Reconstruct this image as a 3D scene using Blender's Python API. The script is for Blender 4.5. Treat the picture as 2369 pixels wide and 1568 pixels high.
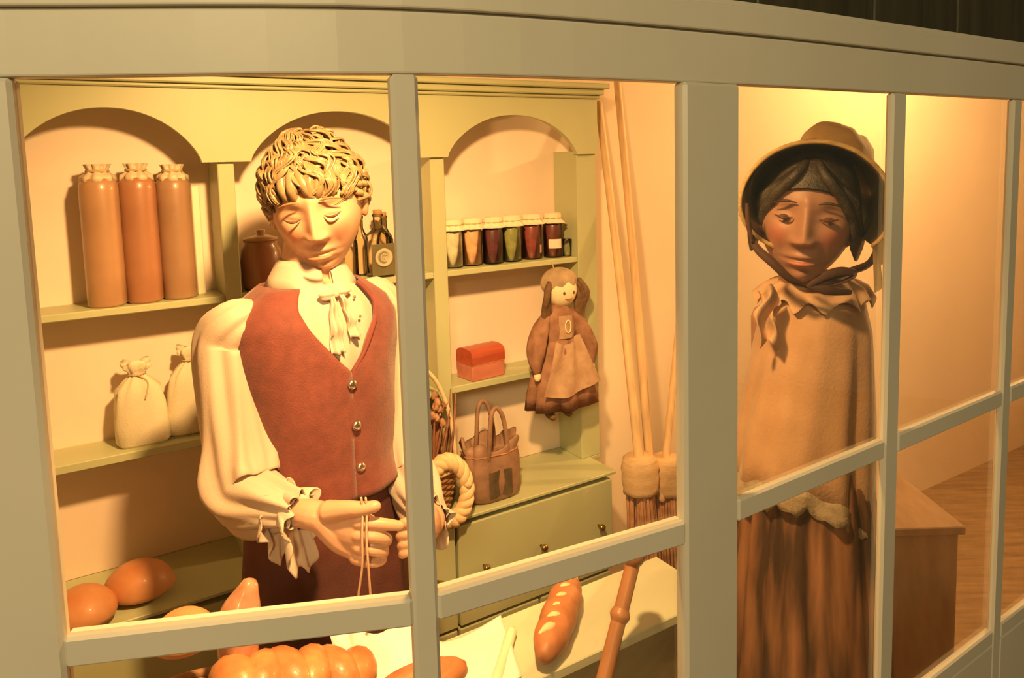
import bpy, bmesh, math, random
from math import sin, cos, pi, radians, atan2, sqrt, exp, atan
from mathutils import Vector, Matrix, Euler, noise

random.seed(7)
for o in list(bpy.data.objects):
    bpy.data.objects.remove(o, do_unlink=True)
scene = bpy.context.scene
COL = scene.collection

# ------------------------------------------------------------------ camera
W_PX, H_PX = 2369.0, 1568.0
FOC, CX, CY = 1700.0, 1176.0, 548.0
PITCH, ROLL = atan(170 / 1700.0), radians(1.6)
EYE = Vector((0, 0, 1.70))
FW = Vector((0, cos(PITCH), -sin(PITCH)))
U0 = Vector((0, sin(PITCH), cos(PITCH)))
R0 = Vector((1, 0, 0))
RT = R0 * cos(ROLL) - U0 * sin(ROLL)
UP = U0 * cos(ROLL) + R0 * sin(ROLL)
cam_data = bpy.data.cameras.new('camera')
cam = bpy.data.objects.new('camera', cam_data)
COL.objects.link(cam)
rot = Matrix((RT, UP, -FW)).transposed()
cam.matrix_world = Matrix.Translation(EYE) @ rot.to_4x4()
cam_data.sensor_fit = 'HORIZONTAL'
cam_data.sensor_width = 36.0
cam_data.lens = FOC / W_PX * 36.0
cam_data.shift_x = (W_PX / 2 - CX) / W_PX
cam_data.shift_y = (CY - H_PX / 2) / W_PX
cam_data.clip_start = 0.02
scene.camera = cam

# ------------------------------------------------------------------ world, light, exposure
scene.view_settings.view_transform = 'Standard'
scene.view_settings.look = 'None'
scene.view_settings.exposure = 0.0
scene.view_settings.gamma = 1.0
scene.view_settings.use_curve_mapping = False
scene.cycles.transparent_max_bounces = 24
world = bpy.data.worlds.new('dim_hall')
scene.world = world
world.use_nodes = True
world.node_tree.nodes['Background'].inputs[0].default_value = (1.0, 0.80, 0.42, 1)
world.node_tree.nodes['Background'].inputs[1].default_value = 0.07

LAMP_COL = (1.0, 0.565, 0.20)


def light(name, kind, loc, power, col, size=0.05, target=None, spot=None):
    d = bpy.data.lights.new(name, kind)
    d.energy = power
    d.color = col
    if kind == 'AREA':
        d.shape = 'DISK'
        d.size = size
    else:
        d.shadow_soft_size = size
    if kind == 'SPOT' and spot:
        d.spot_size = radians(spot)
        d.spot_blend = 0.9
    o = bpy.data.objects.new(name, d)
    COL.objects.link(o)
    o.location = loc
    if target is not None:
        o.rotation_euler = (Vector(target) - Vector(loc)).to_track_quat('-Z', 'Y').to_euler()
    return o


# unseen soft light added to brighten the outer frame (behind and left of the viewer)
light('outside_fill', 'AREA', (-.40, -2.2, 2.85), 73, (1.0, 0.77, 0.38), 0.7, (0, 0.9, 1.4))

# ------------------------------------------------------------------ measuring


def at(x, y, D):
    """point seen at pixel (x, y), D metres in front of the viewer"""
    d = FW + RT * ((x - CX) / FOC) - UP * ((y - CY) / FOC)
    return EYE + d * (D / d.y)


YAW = radians(31.12)
C0 = Vector((0.314, 2.200, 0.0))
CZ = 0.742                                   # counter height
AX = Vector((cos(YAW), sin(YAW), 0))
AN = Vector((-sin(YAW), cos(YAW), 0))


def cab(s, d, z=0.0):
    """shop coordinates: along the cabinet, into the wall, height over the floor"""
    return C0 + AX * s + AN * d + Vector((0, 0, z))


def on_d(x, y, d):
    """pixel onto the vertical plane at cabinet depth d"""
    v = FW + RT * ((x - CX) / FOC) - UP * ((y - CY) / FOC)
    P = cab(0, d, 0)
    return EYE + v * ((P - EYE).dot(AN) / v.dot(AN))


def on_z(x, y, z):
    v = FW + RT * ((x - CX) / FOC) - UP * ((y - CY) / FOC)
    return EYE + v * ((z - EYE.z) / v.z)


CABM = Matrix.Translation(C0) @ Matrix.Rotation(YAW, 4, 'Z')

# ------------------------------------------------------------------ materials
MATS = {}


def new_mat(name):
    m = bpy.data.materials.new(name)
    m.use_nodes = True
    return m, m.node_tree, m.node_tree.nodes['Principled BSDF']


def mat(name, col, rough=0.55, var=0.12, scale=8.0, bump=0.0, bscale=60.0, stretch=None,
        metal=0.0, coat=0.0, spec=0.5, col2=None, sheen=0.0, sss=0.0, detail=4.0, contrast=None):
    if name in MATS:
        return MATS[name]
    m, nt, b = new_mat(name)
    N, L = nt.nodes, nt.links
    tc = N.new('ShaderNodeTexCoord')
    mp = N.new('ShaderNodeMapping')
    L.new(tc.outputs['Object'], mp.inputs[0])
    if stretch:
        mp.inputs['Scale'].default_value = stretch
    nz = N.new('ShaderNodeTexNoise')
    nz.inputs['Scale'].default_value = scale
    nz.inputs['Detail'].default_value = detail
    L.new(mp.outputs[0], nz.inputs['Vector'])
    rp = N.new('ShaderNodeValToRGB')
    c = Vector(col)
    lo = c * (1 - var) if col2 is None else c
    hi = c * (1 + var) if col2 is None else Vector(col2)
    p0, p1 = contrast if contrast else (0.3, 0.7)
    rp.color_ramp.elements[0].position = p0
    rp.color_ramp.elements[1].position = p1
    rp.color_ramp.elements[0].color = (*lo, 1)
    rp.color_ramp.elements[1].color = (*[min(1, v) for v in hi], 1)
    L.new(nz.outputs['Fac'], rp.inputs[0])
    L.new(rp.outputs[0], b.inputs['Base Color'])
    b.inputs['Roughness'].default_value = rough
    b.inputs['Metallic'].default_value = metal
    b.inputs['Coat Weight'].default_value = coat
    b.inputs['Coat Roughness'].default_value = 0.12
    b.inputs['Specular IOR Level'].default_value = spec
    b.inputs['Sheen Weight'].default_value = sheen
    if sss:
        b.inputs['Subsurface Weight'].default_value = sss
        b.inputs['Subsurface Radius'].default_value = (0.02, 0.008, 0.004)
        b.inputs['Subsurface Scale'].default_value = 0.3
    if bump:
        nb = N.new('ShaderNodeTexNoise')
        nb.inputs['Scale'].default_value = bscale
        nb.inputs['Detail'].default_value = 3
        L.new(mp.outputs[0], nb.inputs['Vector'])
        bp = N.new('ShaderNodeBump')
        bp.inputs['Strength'].default_value = bump
        bp.inputs['Distance'].default_value = 0.004
        L.new(nb.outputs['Fac'], bp.inputs['Height'])
        L.new(bp.outputs[0], b.inputs['Normal'])
    MATS[name] = m
    return m


def glass_mat(name, tint=(1, 1, 1), refl=1.0, rough=0.02):
    if name in MATS:
        return MATS[name]
    m = bpy.data.materials.new(name)
    m.use_nodes = True
    nt = m.node_tree
    N, L = nt.nodes, nt.links
    N.clear()
    out = N.new('ShaderNodeOutputMaterial')
    tr = N.new('ShaderNodeBsdfTransparent')
    tr.inputs[0].default_value = (*tint, 1)
    gl = N.new('ShaderNodeBsdfGlossy')
    gl.inputs['Roughness'].default_value = rough
    fr = N.new('ShaderNodeFresnel')
    fr.inputs[0].default_value = 1.45
    ml = N.new('ShaderNodeMath')
    ml.operation = 'MULTIPLY'
    ml.inputs[1].default_value = refl
    mx = N.new('ShaderNodeMixShader')
    L.new(fr.outputs[0], ml.inputs[0])
    L.new(ml.outputs[0], mx.inputs[0])
    L.new(tr.outputs[0], mx.inputs[1])
    L.new(gl.outputs[0], mx.inputs[2])
    L.new(mx.outputs[0], out.inputs[0])
    MATS[name] = m
    return m


M_FRAME = mat('frame_paint', (0.64, 0.60, 0.52), 0.45, 0.05, 3.0, 0.05, 40)
M_CAB = mat('cabinet_paint', (0.50, 0.52, 0.315), 0.42, 0.06, 4.0, 0.05, 30, stretch=(1, 1, 0.3))
M_CABW = mat('cabinet_back_paint', (0.90, 0.74, 0.62), 0.55, 0.04, 3.0)
M_WALL = mat('wall_plaster', (0.84, 0.70, 0.56), 0.75, 0.04, 2.0, 0.06, 50)
M_CEIL = mat('ceiling_paint', (0.55, 0.48, 0.38), 0.8, 0.05, 3.0)
M_FLOOR = mat('floor_boards', (0.36, 0.24, 0.14), 0.55, 0.25, 6.0, 0.1, 30, stretch=(1, 8, 1))
M_DARKWOOD = mat('dark_planks', (0.045, 0.040, 0.022), 0.6, 0.35, 5.0, 0.2, 30, stretch=(6, 6, 0.6))
M_KNOB = mat('brass_knob', (0.35, 0.24, 0.08), 0.3, 0.1, 9.0, metal=0.9)
M_TABLE = mat('table_paint', (0.66, 0.68, 0.50), 0.4, 0.08, 4.0, 0.05, 30)
M_GLASS = glass_mat('window_glass', (0.98, 0.98, 0.96), 0.35)
M_JARGLASS = glass_mat('jar_glass', (0.95, 0.96, 0.92), 1.0, 0.05)
M_STONE = mat('stoneware_glaze', (0.37, 0.21, 0.12), 0.36, 0.14, 7.0, 0.08, 40, coat=0.35)
M_STONE2 = mat('stoneware_glaze_red', (0.40, 0.18, 0.095), 0.36, 0.14, 7.0, 0.08, 40, coat=0.35)
M_STONE3 = mat('stoneware_glaze_tan', (0.45, 0.25, 0.135), 0.36, 0.14, 7.0, 0.08, 40, coat=0.35)
M_KRAFT = mat('waxed_cloth', (0.66, 0.52, 0.36), 0.5, 0.2, 20.0, 0.2, 60)
M_SACK = mat('flour_sack_linen', (0.74, 0.66, 0.48), 0.85, 0.08, 12.0, 0.25, 220)
M_TWINE = mat('twine', (0.50, 0.36, 0.20), 0.8, 0.15, 60.0)
M_BUN = mat('bun_crust', (0.56, 0.20, 0.075), 0.5, 0.15, 14.0, 0.2, 60, col2=(0.68, 0.33, 0.15), coat=0.05)
M_LOAF = mat('loaf_crust', (0.42, 0.15, 0.05), 0.42, 0.2, 25.0, 0.2, 90, col2=(0.62, 0.29, 0.11), coat=0.15)
M_CRUMB = mat('pale_dough', (0.86, 0.62, 0.36), 0.6, 0.12, 30.0, 0.2, 90)
M_BROWNLOAF = mat('brown_loaf_crust', (0.48, 0.19, 0.08), 0.5, 0.25, 30.0, 0.2, 80)
M_CLOTH = mat('white_linen', (0.90, 0.88, 0.84), 0.8, 0.03, 9.0, 0.15, 260)
M_SHIRT = mat('shirt_cotton', (0.60, 0.47, 0.38), 0.7, 0.04, 8.0, 0.12, 260, sheen=0.1)
M_VEST = mat('maroon_wool', (0.195, 0.045, 0.033), 0.8, 0.16, 40.0, 0.35, 300, sheen=0.25)
M_TROUSER = mat('dark_maroon_cloth', (0.105, 0.030, 0.024), 0.85, 0.25, 14.0, 0.25, 220)
M_HAIR = mat('blond_wig', (0.25, 0.165, 0.08), 0.28, 0.25, 60.0, 0.0, 240, col2=(0.40, 0.28, 0.155))


def skin_mat(name, base, spots, rough=.38):
    """painted mannequin skin with soft rouge spots: (centre in the figure's own space, radius, colour)"""
    m, nt, b = new_mat(name)
    N, L = nt.nodes, nt.links
    tc = N.new('ShaderNodeTexCoord')
    cur = None
    nz = N.new('ShaderNodeTexNoise')
    nz.inputs['Scale'].default_value = 14
    L.new(tc.outputs['Object'], nz.inputs['Vector'])
    rp = N.new('ShaderNodeValToRGB')
    rp.color_ramp.elements[0].color = (*[v * .95 for v in base], 1)
    rp.color_ramp.elements[1].color = (*[min(1, v * 1.05) for v in base], 1)
    L.new(nz.outputs['Fac'], rp.inputs[0])
    cur = rp.outputs[0]
    for c, r, col in spots:
        vm = N.new('ShaderNodeVectorMath')
        vm.operation = 'DISTANCE'
        vm.inputs[1].default_value = tuple(c)
        L.new(tc.outputs['Object'], vm.inputs[0])
        mr = N.new('ShaderNodeMapRange')
        mr.interpolation_type = 'SMOOTHSTEP'
        mr.inputs['From Min'].default_value = r * .15
        mr.inputs['From Max'].default_value = r
        mr.inputs['To Min'].default_value = 1
        mr.inputs['To Max'].default_value = 0
        L.new(vm.outputs['Value'], mr.inputs['Value'])
        mx = N.new('ShaderNodeMixRGB')
        L.new(mr.outputs[0], mx.inputs[0])
        L.new(cur, mx.inputs[1])
        mx.inputs[2].default_value = (*col, 1)
        cur = mx.outputs[0]
    L.new(cur, b.inputs['Base Color'])
    b.inputs['Roughness'].default_value = rough
    return m


M_BUTTON = mat('silver_button', (0.75, 0.70, 0.62), 0.22, 0.05, 9.0, metal=1.0)
M_WICKER = mat('wicker', (0.36, 0.19, 0.09), 0.55, 0.3, 60.0, 0.3, 140)
M_WICKERP = mat('pale_wicker', (0.78, 0.62, 0.40), 0.5, 0.15, 60.0, 0.2, 140)
M_BAG = mat('brown_bag_cloth', (0.22, 0.12, 0.075), 0.6, 0.4, 25.0, 0.3, 90, col2=(0.38, 0.21, 0.14))
M_STICK = mat('broom_handle_wood', (0.76, 0.52, 0.30), 0.5, 0.15, 8.0, 0.15, 60, stretch=(6, 6, 0.5))
M_TWIG = mat('broom_twigs', (0.52, 0.27, 0.16), 0.7, 0.35, 30.0)
M_BIND = mat('broom_binding_straw', (0.70, 0.48, 0.28), 0.7, 0.1, 40.0, 0.4, 120, stretch=(1, 1, 8))
M_CANE = mat('cane_wood', (0.45, 0.20, 0.09), 0.4, 0.25, 12.0, 0.1, 60, stretch=(1, 1, 0.3))
M_CANDLE = mat('candle_wax', (0.90, 0.82, 0.62), 0.45, 0.03, 9.0)
M_BLACK = mat('dark_void', (0.02, 0.015, 0.01), 0.8, 0.1, 5.0)

# ------------------------------------------------------------------ mesh helpers
PM = {}                                    # matrices of parents


def tag(o, label=None, cat=None, group=None, kind=None):
    if label:
        o['label'] = label
    if cat:
        o['category'] = cat
    if group:
        o['group'] = group
    if kind:
        o['kind'] = kind
    return o


def root(name, loc, yaw=0.0, label=None, cat=None, group=None, kind=None):
    o = bpy.data.objects.new(name, None)
    COL.objects.link(o)
    o.empty_display_size = 0.05
    o.location = loc
    o.rotation_euler = (0, 0, yaw)
    PM[o.name] = Matrix.Translation(Vector(loc)) @ Matrix.Rotation(yaw, 4, 'Z')
    return tag(o, label, cat, group, kind)


def mk(name, vf, m, parent=None, smooth=True, origin=None):
    """mesh object from world-space verts and faces"""
    verts, faces = vf
    me = bpy.data.meshes.new(name)
    o = bpy.data.objects.new(name, me)
    COL.objects.link(o)
    if parent is not None:
        o.parent = parent
        W = PM[parent.name]
    else:
        if origin is None:
            xs = [v[0] for v in verts]
            ys = [v[1] for v in verts]
            zs = [v[2] for v in verts]
            origin = Vector(((min(xs) + max(xs)) / 2, (min(ys) + max(ys)) / 2, min(zs)))
        o.location = origin
        W = Matrix.Translation(origin)
    PM[o.name] = W
    I = W.inverted()
    me.from_pydata([tuple(I @ Vector(v)) for v in verts], [], faces)
    bm = bmesh.new()
    bm.from_mesh(me)
    bmesh.ops.recalc_face_normals(bm, faces=bm.faces)
    bm.to_mesh(me)
    bm.free()
    if smooth:
        me.polygons.foreach_set('use_smooth', [True] * len(me.polygons))
    if m is not None:
        me.materials.append(m)
    return o


def join(*vfs):
    V, F = [], []
    for v, f in vfs:
        b = len(V)
        V += list(v)
        F += [[i + b for i in q] for q in f]
    return V, F


def xf(vf, M):
    return [M @ Vector(v) for v in vf[0]], vf[1]


def box(x0, x1, y0, y1, z0, z1, M=None, bev=0.0015):
    bm = bmesh.new()
    bmesh.ops.create_cube(bm, size=1.0)
    for v in bm.verts:
        v.co = Vector((x0 + (v.co.x + .5) * (x1 - x0), y0 + (v.co.y + .5) * (y1 - y0), z0 + (v.co.z + .5) * (z1 - z0)))
    if bev:
        bmesh.ops.bevel(bm, geom=bm.edges[:], offset=bev, segments=1, affect='EDGES', profile=0.5)
    V = [v.co.copy() for v in bm.verts]
    bm.verts.index_update()
    F = [[v.index for v in f.verts] for f in bm.faces]
    bm.free()
    return xf((V, F), M) if M is not None else (V, F)


def lathe(prof, n=32, M=None, wob=None):
    """profile of (r, z); closed at both ends"""
    V, F = [], []
    for k, (r, z) in enumerate(prof):
        for i in range(n):
            a = 2 * pi * i / n
            rr = r if wob is None else r * (1 + wob(a, k / (len(prof) - 1)))
            V.append(Vector((rr * cos(a), rr * sin(a), z)))
    for k in range(len(prof) - 1):
        for i in range(n):
            j = (i + 1) % n
            F.append([k * n + i, k * n + j, (k + 1) * n + j, (k + 1) * n + i])
    F.append(list(range(n))[::-1])
    F.append([(len(prof) - 1) * n + i for i in range(n)])
    return xf((V, F), M) if M is not None else (V, F)


def resample(pts, rad, n):
    """Catmull-Rom through points and radii"""
    P = [Vector(p) for p in pts]
    out, ro = [], []
    m = len(P) - 1
    for k in range(n + 1):
        t = k / n * m
        i = min(int(t), m - 1)
        u = t - i
        p0, p1, p2, p3 = P[max(i - 1, 0)], P[i], P[i + 1], P[min(i + 2, m)]
        r0, r1, r2, r3 = rad[max(i - 1, 0)], rad[i], rad[i + 1], rad[min(i + 2, m)]
        f = lambda a, b, c, d: 0.5 * ((2 * b) + (c - a) * u + (2 * a - 5 * b + 4 * c - d) * u * u + (3 * b - a - 3 * c + d) * u ** 3)
        out.append(f(p0, p1, p2, p3))
        ro.append(max(0.0004, f(r0, r1, r2, r3)))
    return out, ro


def frames(P):
    T = []
    for i in range(len(P)):
        a, b = P[max(i - 1, 0)], P[min(i + 1, len(P) - 1)]
        T.append((b - a).normalized())
    ref = Vector((0, 0, 1)) if abs(T[0].z) < 0.9 else Vector((1, 0, 0))
    nrm = (ref - T[0] * ref.dot(T[0])).normalized()
    out = []
    for t in T:
        nrm = (nrm - t * nrm.dot(t)).normalized()
        out.append((t, nrm, t.cross(nrm)))
    return out


def tube(pts, rad, n=10, seg=None, wob=None, caps=True, round_end=True, flat=1.0):
    if not isinstance(rad, (list, tuple)):
        rad = [rad] * len(pts)
    P = [Vector(p) for p in pts]
    rad = list(rad)
    if seg:
        P, rad = resample(P, rad, seg)
    if round_end and caps:
        d0 = (P[0] - P[1]).normalized()
        d1 = (P[-1] - P[-2]).normalized()
        r0, r1 = rad[0], rad[-1]
        P = [P[0] + d0 * r0 * .95, P[0] + d0 * r0 * .7] + P + [P[-1] + d1 * r1 * .7, P[-1] + d1 * r1 * .95]
        rad = [r0 * .3, r0 * .72] + rad + [r1 * .72, r1 * .3]
    fr = frames(P)
    V, F = [], []
    K = len(P)
    for k in range(K):
        t, a, b = fr[k]
        for i in range(n):
            an = 2 * pi * i / n
            r = rad[k] * (1 + (wob(an, k / (K - 1)) if wob else 0))
            V.append(P[k] + a * (r * cos(an)) + b * (r * flat * sin(an)))
    for k in range(K - 1):
        for i in range(n):
            j = (i + 1) % n
            F.append([k * n + i, k * n + j, (k + 1) * n + j, (k + 1) * n + i])
    if caps:
        F.append(list(range(n))[::-1])
        F.append([(K - 1) * n + i for i in range(n)])
    return V, F


def loft(rings, cap=True, closed=True):
    n = len(rings[0])
    V = [Vector(v) for r in rings for v in r]
    F = []
    m = n if closed else n - 1
    for k in range(len(rings) - 1):
        for i in range(m):
            j = (i + 1) % n
            F.append([k * n + i, k * n + j, (k + 1) * n + j, (k + 1) * n + i])
    if cap and closed:
        F.append(list(range(n))[::-1])
        F.append([(len(rings) - 1) * n + i for i in range(n)])
    return V, F


def grid(fn, nu, nv):
    V = [Vector(fn(i / nu, j / nv)) for j in range(nv + 1) for i in range(nu + 1)]
    F = []
    for j in range(nv):
        for i in range(nu):
            a = j * (nu + 1) + i
            F.append([a, a + 1, a + nu + 2, a + nu + 1])
    return V, F


def ellipsoid(c, r, M=None, nu=28, nv=18, fn=None):
    V, F = [], []
    prof = []
    for j in range(nv + 1):
        th = pi * (j + 0.001) / (nv + 0.002)
        for i in range(nu):
            a = 2 * pi * i / nu
            p = Vector((sin(th) * cos(a), sin(th) * sin(a), -cos(th)))
            k = 1 + (fn(p) if fn else 0)
            p = Vector((p.x * r[0] * k, p.y * r[1] * k, p.z * r[2] * k))
            if M is not None:
                p = M @ p
            V.append(p + Vector(c))
    for j in range(nv):
        for i in range(nu):
            q = (i + 1) % nu
            F.append([j * nu + i, j * nu + q, (j + 1) * nu + q, (j + 1) * nu + i])
    F.append(list(range(nu))[::-1])
    F.append([nv * nu + i for i in range(nu)])
    return V, F


def solid(o, t, off=0.0):
    md = o.modifiers.new('thick', 'SOLIDIFY')
    md.thickness = t
    md.offset = off
    return o


def fuse(name, vf, voxel, m, parent, smooth_it=3):
    """one continuous skin over all the given closed shapes"""
    o = mk(name, vf, None, parent)
    md = o.modifiers.new('r', 'REMESH')
    md.mode = 'VOXEL'
    md.voxel_size = voxel
    ms = o.modifiers.new('s', 'SMOOTH')
    ms.factor = 0.5
    ms.iterations = smooth_it
    dg = bpy.context.evaluated_depsgraph_get()
    me = bpy.data.meshes.new_from_object(o.evaluated_get(dg))
    old = o.data
    o.modifiers.clear()
    o.data = me
    bpy.data.meshes.remove(old)
    me.name = name
    me.materials.clear()
    me.materials.append(m)
    me.polygons.foreach_set('use_smooth', [True] * len(me.polygons))
    return o


def nz3(p, s=1.0, off=0.0):
    return noise.noise(Vector((p[0] * s + off, p[1] * s + off * 1.7, p[2] * s - off)))


# ================================================================== THE SETTING
def wall_slab(name, a, b, z0, z1, t, m, label):
    """upright slab from plan point a to b, thickness t to the left of a->b"""
    a, b = Vector((a[0], a[1], 0)), Vector((b[0], b[1], 0))
    d = (b - a)
    L = d.length
    d.normalize()
    M = Matrix.Translation(a) @ Matrix.Rotation(atan2(d.y, d.x), 4, 'Z')
    o = mk(name, box(0, L, 0, t, z0, z1, M, 0), m, None, False)
    return tag(o, label, 'wall', kind='structure')


CEILZ = 2.42
BW = 0.262
sL, sR = -2.05, 3.3
wall_slab('wall_back', cab(sL - .1, BW), cab(sR + .1, BW), 0, CEILZ, 0.1, M_WALL, 'warm plaster wall behind the cream cabinet')
wall_slab('wall_right', cab(sR + .1, BW), cab(sR + .1, -1.1), 0, CEILZ, 0.1, M_WALL, 'plaster wall at the far right end of the shop')
wall_slab('wall_left', cab(sL, -0.62), cab(sL, BW), 0, CEILZ, 0.1, M_WALL, 'plaster wall at the left end of the shop')
fl = mk('floor', box(-4, 5, -3, 5, -0.1, 0, None, 0), M_FLOOR, None, False)
tag(fl, 'brown boarded floor under the shop display', 'floor', kind='structure')

# ---- bow window: plan points of the frame's outer face
P1L, P1R = Vector((-.445, .674, 0)), Vector((-.110, .724, 0))
P2L, P2R = Vector((-.084, .733, 0)), Vector((.212, .874, 0))
P3L, P3R = Vector((.294, .927, 0)), Vector((.584, 1.117, 0))
P4L, P4R = Vector((.617, 1.139, 0)), Vector((.917, 1.337, 0))
d34 = (P4R - P3L).normalized()
P5L, P5R = P4R + d34 * .034, P4R + d34 * .37
PEND = P5R + d34 * .12
d1 = (P1R - P1L).normalized()
PBEG = P1L - d1 * .16
ZT, ZB = 1.790, 1.251
RAIL = 0.031
ZT2 = ZB - RAIL
ZB2 = 0.775
WIN = root('window_1', (0, .85, 0), 0, 'cream painted bow shop window of small panes', 'window', kind='structure')


def seg_box(name, a, b, y0, y1, z0, z1, m, parent, bev=0.002, ext=(0, 0)):
    d = (b - a)
    L = d.length
    M = Matrix.Translation(Vector((a.x, a.y, 0))) @ Matrix.Rotation(atan2(d.y, d.x), 4, 'Z')
    return mk(name, box(-ext[0], L + ext[1], y0, y1, z0, z1, M, bev), m, parent, False)


FD = 0.021
segs = [(P1L, P1R), (P2L, P2R), (P3L, P3R), (P4L, P4R), (P5L, P5R)]
for i, (a, b) in enumerate(segs):
    fd = FD if i < 2 else 0.014
    seg_box('rail', a, b, 0.0, fd, ZT2, ZB, M_FRAME, WIN, 0.003)
    seg_box('rail', a, b, 0.0, fd, ZB2 - RAIL, ZB2, M_FRAME, WIN, 0.003)
    seg_box('pane', a, b, 0.008, 0.011, ZB, ZT, M_GLASS, WIN, 0)
    seg_box('pane', a, b, 0.008, 0.011, ZB2, ZT2, M_GLASS, WIN, 0)
    seg_box('apron_panel', a, b, 0.0, 0.03, 0.0, ZB2 - RAIL, M_FRAME, WIN, 0.002)


def post(name, a, b, dep, z0=0.0, z1=ZT):
    return seg_box(name, a, b, 0.0, dep, z0, z1, M_FRAME, WIN, 0.004)


post('jamb', PBEG, P1L, FD)
post('mullion', P1R, P2L, FD)
post('corner_post', P2R, P3L, FD)
post('muntin', P3R, P4L, 0.013)
post('muntin', P4R, P5L, 0.013)
post('jamb', P5R, PEND, FD)
# header boards, following the bow: lower frieze, bead, cornice
key = [PBEG, P1L, (P1R + P2L) / 2, (P2R + P3L) / 2 - Vector((.004, -.002, 0)), (P3R + P4L) / 2, (P4R + P5L) / 2, PEND]
plan = resample(key, [1] * 7, 36)[0]


def out(p, q, k):
    d = (q - p).normalized()
    return Vector((d.y, -d.x, 0)) * k


def offset_plan(k):
    """plan polyline pushed outwards by k with mitred corners"""
    r = []
    for i, p in enumerate(plan):
        if i == 0:
            nv = out(plan[0], plan[1], 1)
        elif i == len(plan) - 1:
            nv = out(plan[-2], plan[-1], 1)
        else:
            n1, n2 = out(plan[i - 1], p, 1), out(p, plan[i + 1], 1)
            nv = (n1 + n2).normalized() / cos(n1.angle(n2) / 2)
        r.append(p + nv * k)
    return r


def band(name, k0, k1, z0, z1, m, parent=WIN):
    A, B = offset_plan(k0), offset_plan(k1)
    V, F = [], []
    for a, b in zip(A, B):
        V += [Vector((a.x, a.y, z0)), Vector((a.x, a.y, z1)), Vector((b.x, b.y, z1)), Vector((b.x, b.y, z0))]
    for i in range(len(A) - 1):
        for k in range(4):
            F.append([i * 4 + k, i * 4 + (k + 1) % 4, i * 4 + 4 + (k + 1) % 4, i * 4 + 4 + k])
    F.append([0, 1, 2, 3])
    e = (len(A) - 1) * 4
    F.append([e + 3, e + 2, e + 1, e])
    o = mk(name, (V, F), m, parent, False)
    bv = o.modifiers.new('b', 'BEVEL')
    bv.width = 0.002
    bv.segments = 2
    return o


band('frieze', -0.021, 0.0, ZT, 1.8495, M_FRAME)
band('bead', -0.02, -0.004, 1.8495, 1.852, M_FRAME)
band('cornice', -0.021, 0.004, 1.852, 1.884, M_FRAME)
band('cornice_cap', -0.03, -0.003, 1.884, 1.8925, M_FRAME)
# dark boarding above the shop front, board by board
UPW = root('wall_front', (0, .9, 1.89), 0, 'dark vertical boarding above the window cornice', 'wall', kind='structure')
PL = offset_plan(-0.045)[::4]
for i in range(len(PL) - 1):
    a, b = PL[i], PL[i + 1]
    n = 1
    for k in range(n):
        p = a.lerp(b, k / n)
        q = a.lerp(b, (k + 1) / n)
        dv = (q - p).normalized()
        seg_box('plank', p + dv * .002, q - dv * .002, 0.0, 0.018, 1.870, CEILZ + .35, M_DARKWOOD, UPW, 0.002)
PL2 = offset_plan(-0.066)[::4]
for i in range(len(PL2) - 1):
    seg_box('backing_board', PL2[i], PL2[i + 1], 0.0, 0.02, 1.80, CEILZ + .35, M_DARKWOOD, UPW, 0)
# ceiling of the shop
cv = [cab(sL - .1, BW + .1, CEILZ), cab(sR + .2, BW + .1, CEILZ)] + [Vector((p.x, p.y, CEILZ)) for p in reversed(offset_plan(-0.05))] + [cab(sL - .1, -.7, CEILZ)]
c2 = [v + Vector((0, 0, .08)) for v in cv]
n = len(cv)
ce = mk('ceiling', (cv + c2, [list(range(n)), [n + i for i in range(n)][::-1]] + [[i, (i + 1) % n, n + (i + 1) % n, n + i] for i in range(n)]), M_CEIL, None, False)
tag(ce, 'plain ceiling over the shop display', 'ceiling', kind='structure')
wall_slab('wall_front_left', cab(sL - .1, -.70), PBEG + d1 * .004, 0, CEILZ, 0.05, M_FRAME, 'painted wall left of the bow window')
# small filler between the window's right end and the right wall
wall_slab('wall_front_right', PEND, cab(sR + .12, -1.12), 0, CEILZ, 0.05, M_FRAME, 'painted wall right of the bow window')

# ================================================================== LAMPS OF THE SHOP


def ceiling_lamp(p, power, label, size=0.045, col=LAMP_COL, aim=None, spot=150):
    r = root('ceiling_lamp', p, 0, label, 'lamp')
    M = Matrix.Translation(Vector(p))
    mk('shade', lathe([(0.035, 0.07), (0.06, 0.0), (0.057, 0.0), (0.03, 0.068)], 24, M), M_KNOB, r)
    mk('stem', tube([Vector(p) + Vector((0, 0, .06)), Vector((p[0], p[1], CEILZ))], .008, 8, round_end=False), M_KNOB, r)
    lo = light('lamp_bulb', 'SPOT' if aim is not None else 'POINT', Vector(p) + Vector((0, 0, -.05)), power, col, size, aim, spot)
    lo.location = (0, 0, -.05)
    lo.parent = r
    return r


ceiling_lamp(tuple(cab(-1.00, -.93, 2.17)), 150, 'brass lamp hung from the ceiling above the window mullion', aim=cab(-.78, -.20, .88), spot=136)
ceiling_lamp(tuple(cab(1.65, -.50, 2.27)), 86, 'brass lamp hung from the ceiling behind the bonneted figure')

# ================================================================== CABINET
K = root('hutch_cabinet', C0, YAW, 'cream painted hutch cabinet with three arched bays over drawers', 'cabinet')
HB = 0.129      # hutch front plane
HD = 0.255      # hutch back plane
zc = CZ


def kb(name, s0, s1, d0, d1, z0, z1, m=None, bev=0.002, parent=None):
    return mk(name, box(s0, s1, d0, d1, z0, z1, CABM, bev), m or M_CAB, parent or K, False)


SLEFT = -1.64
kb('back_panel', SLEFT, 0.04, HD, HD + .006, zc, zc + 1.19, M_CABW, 0)
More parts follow.
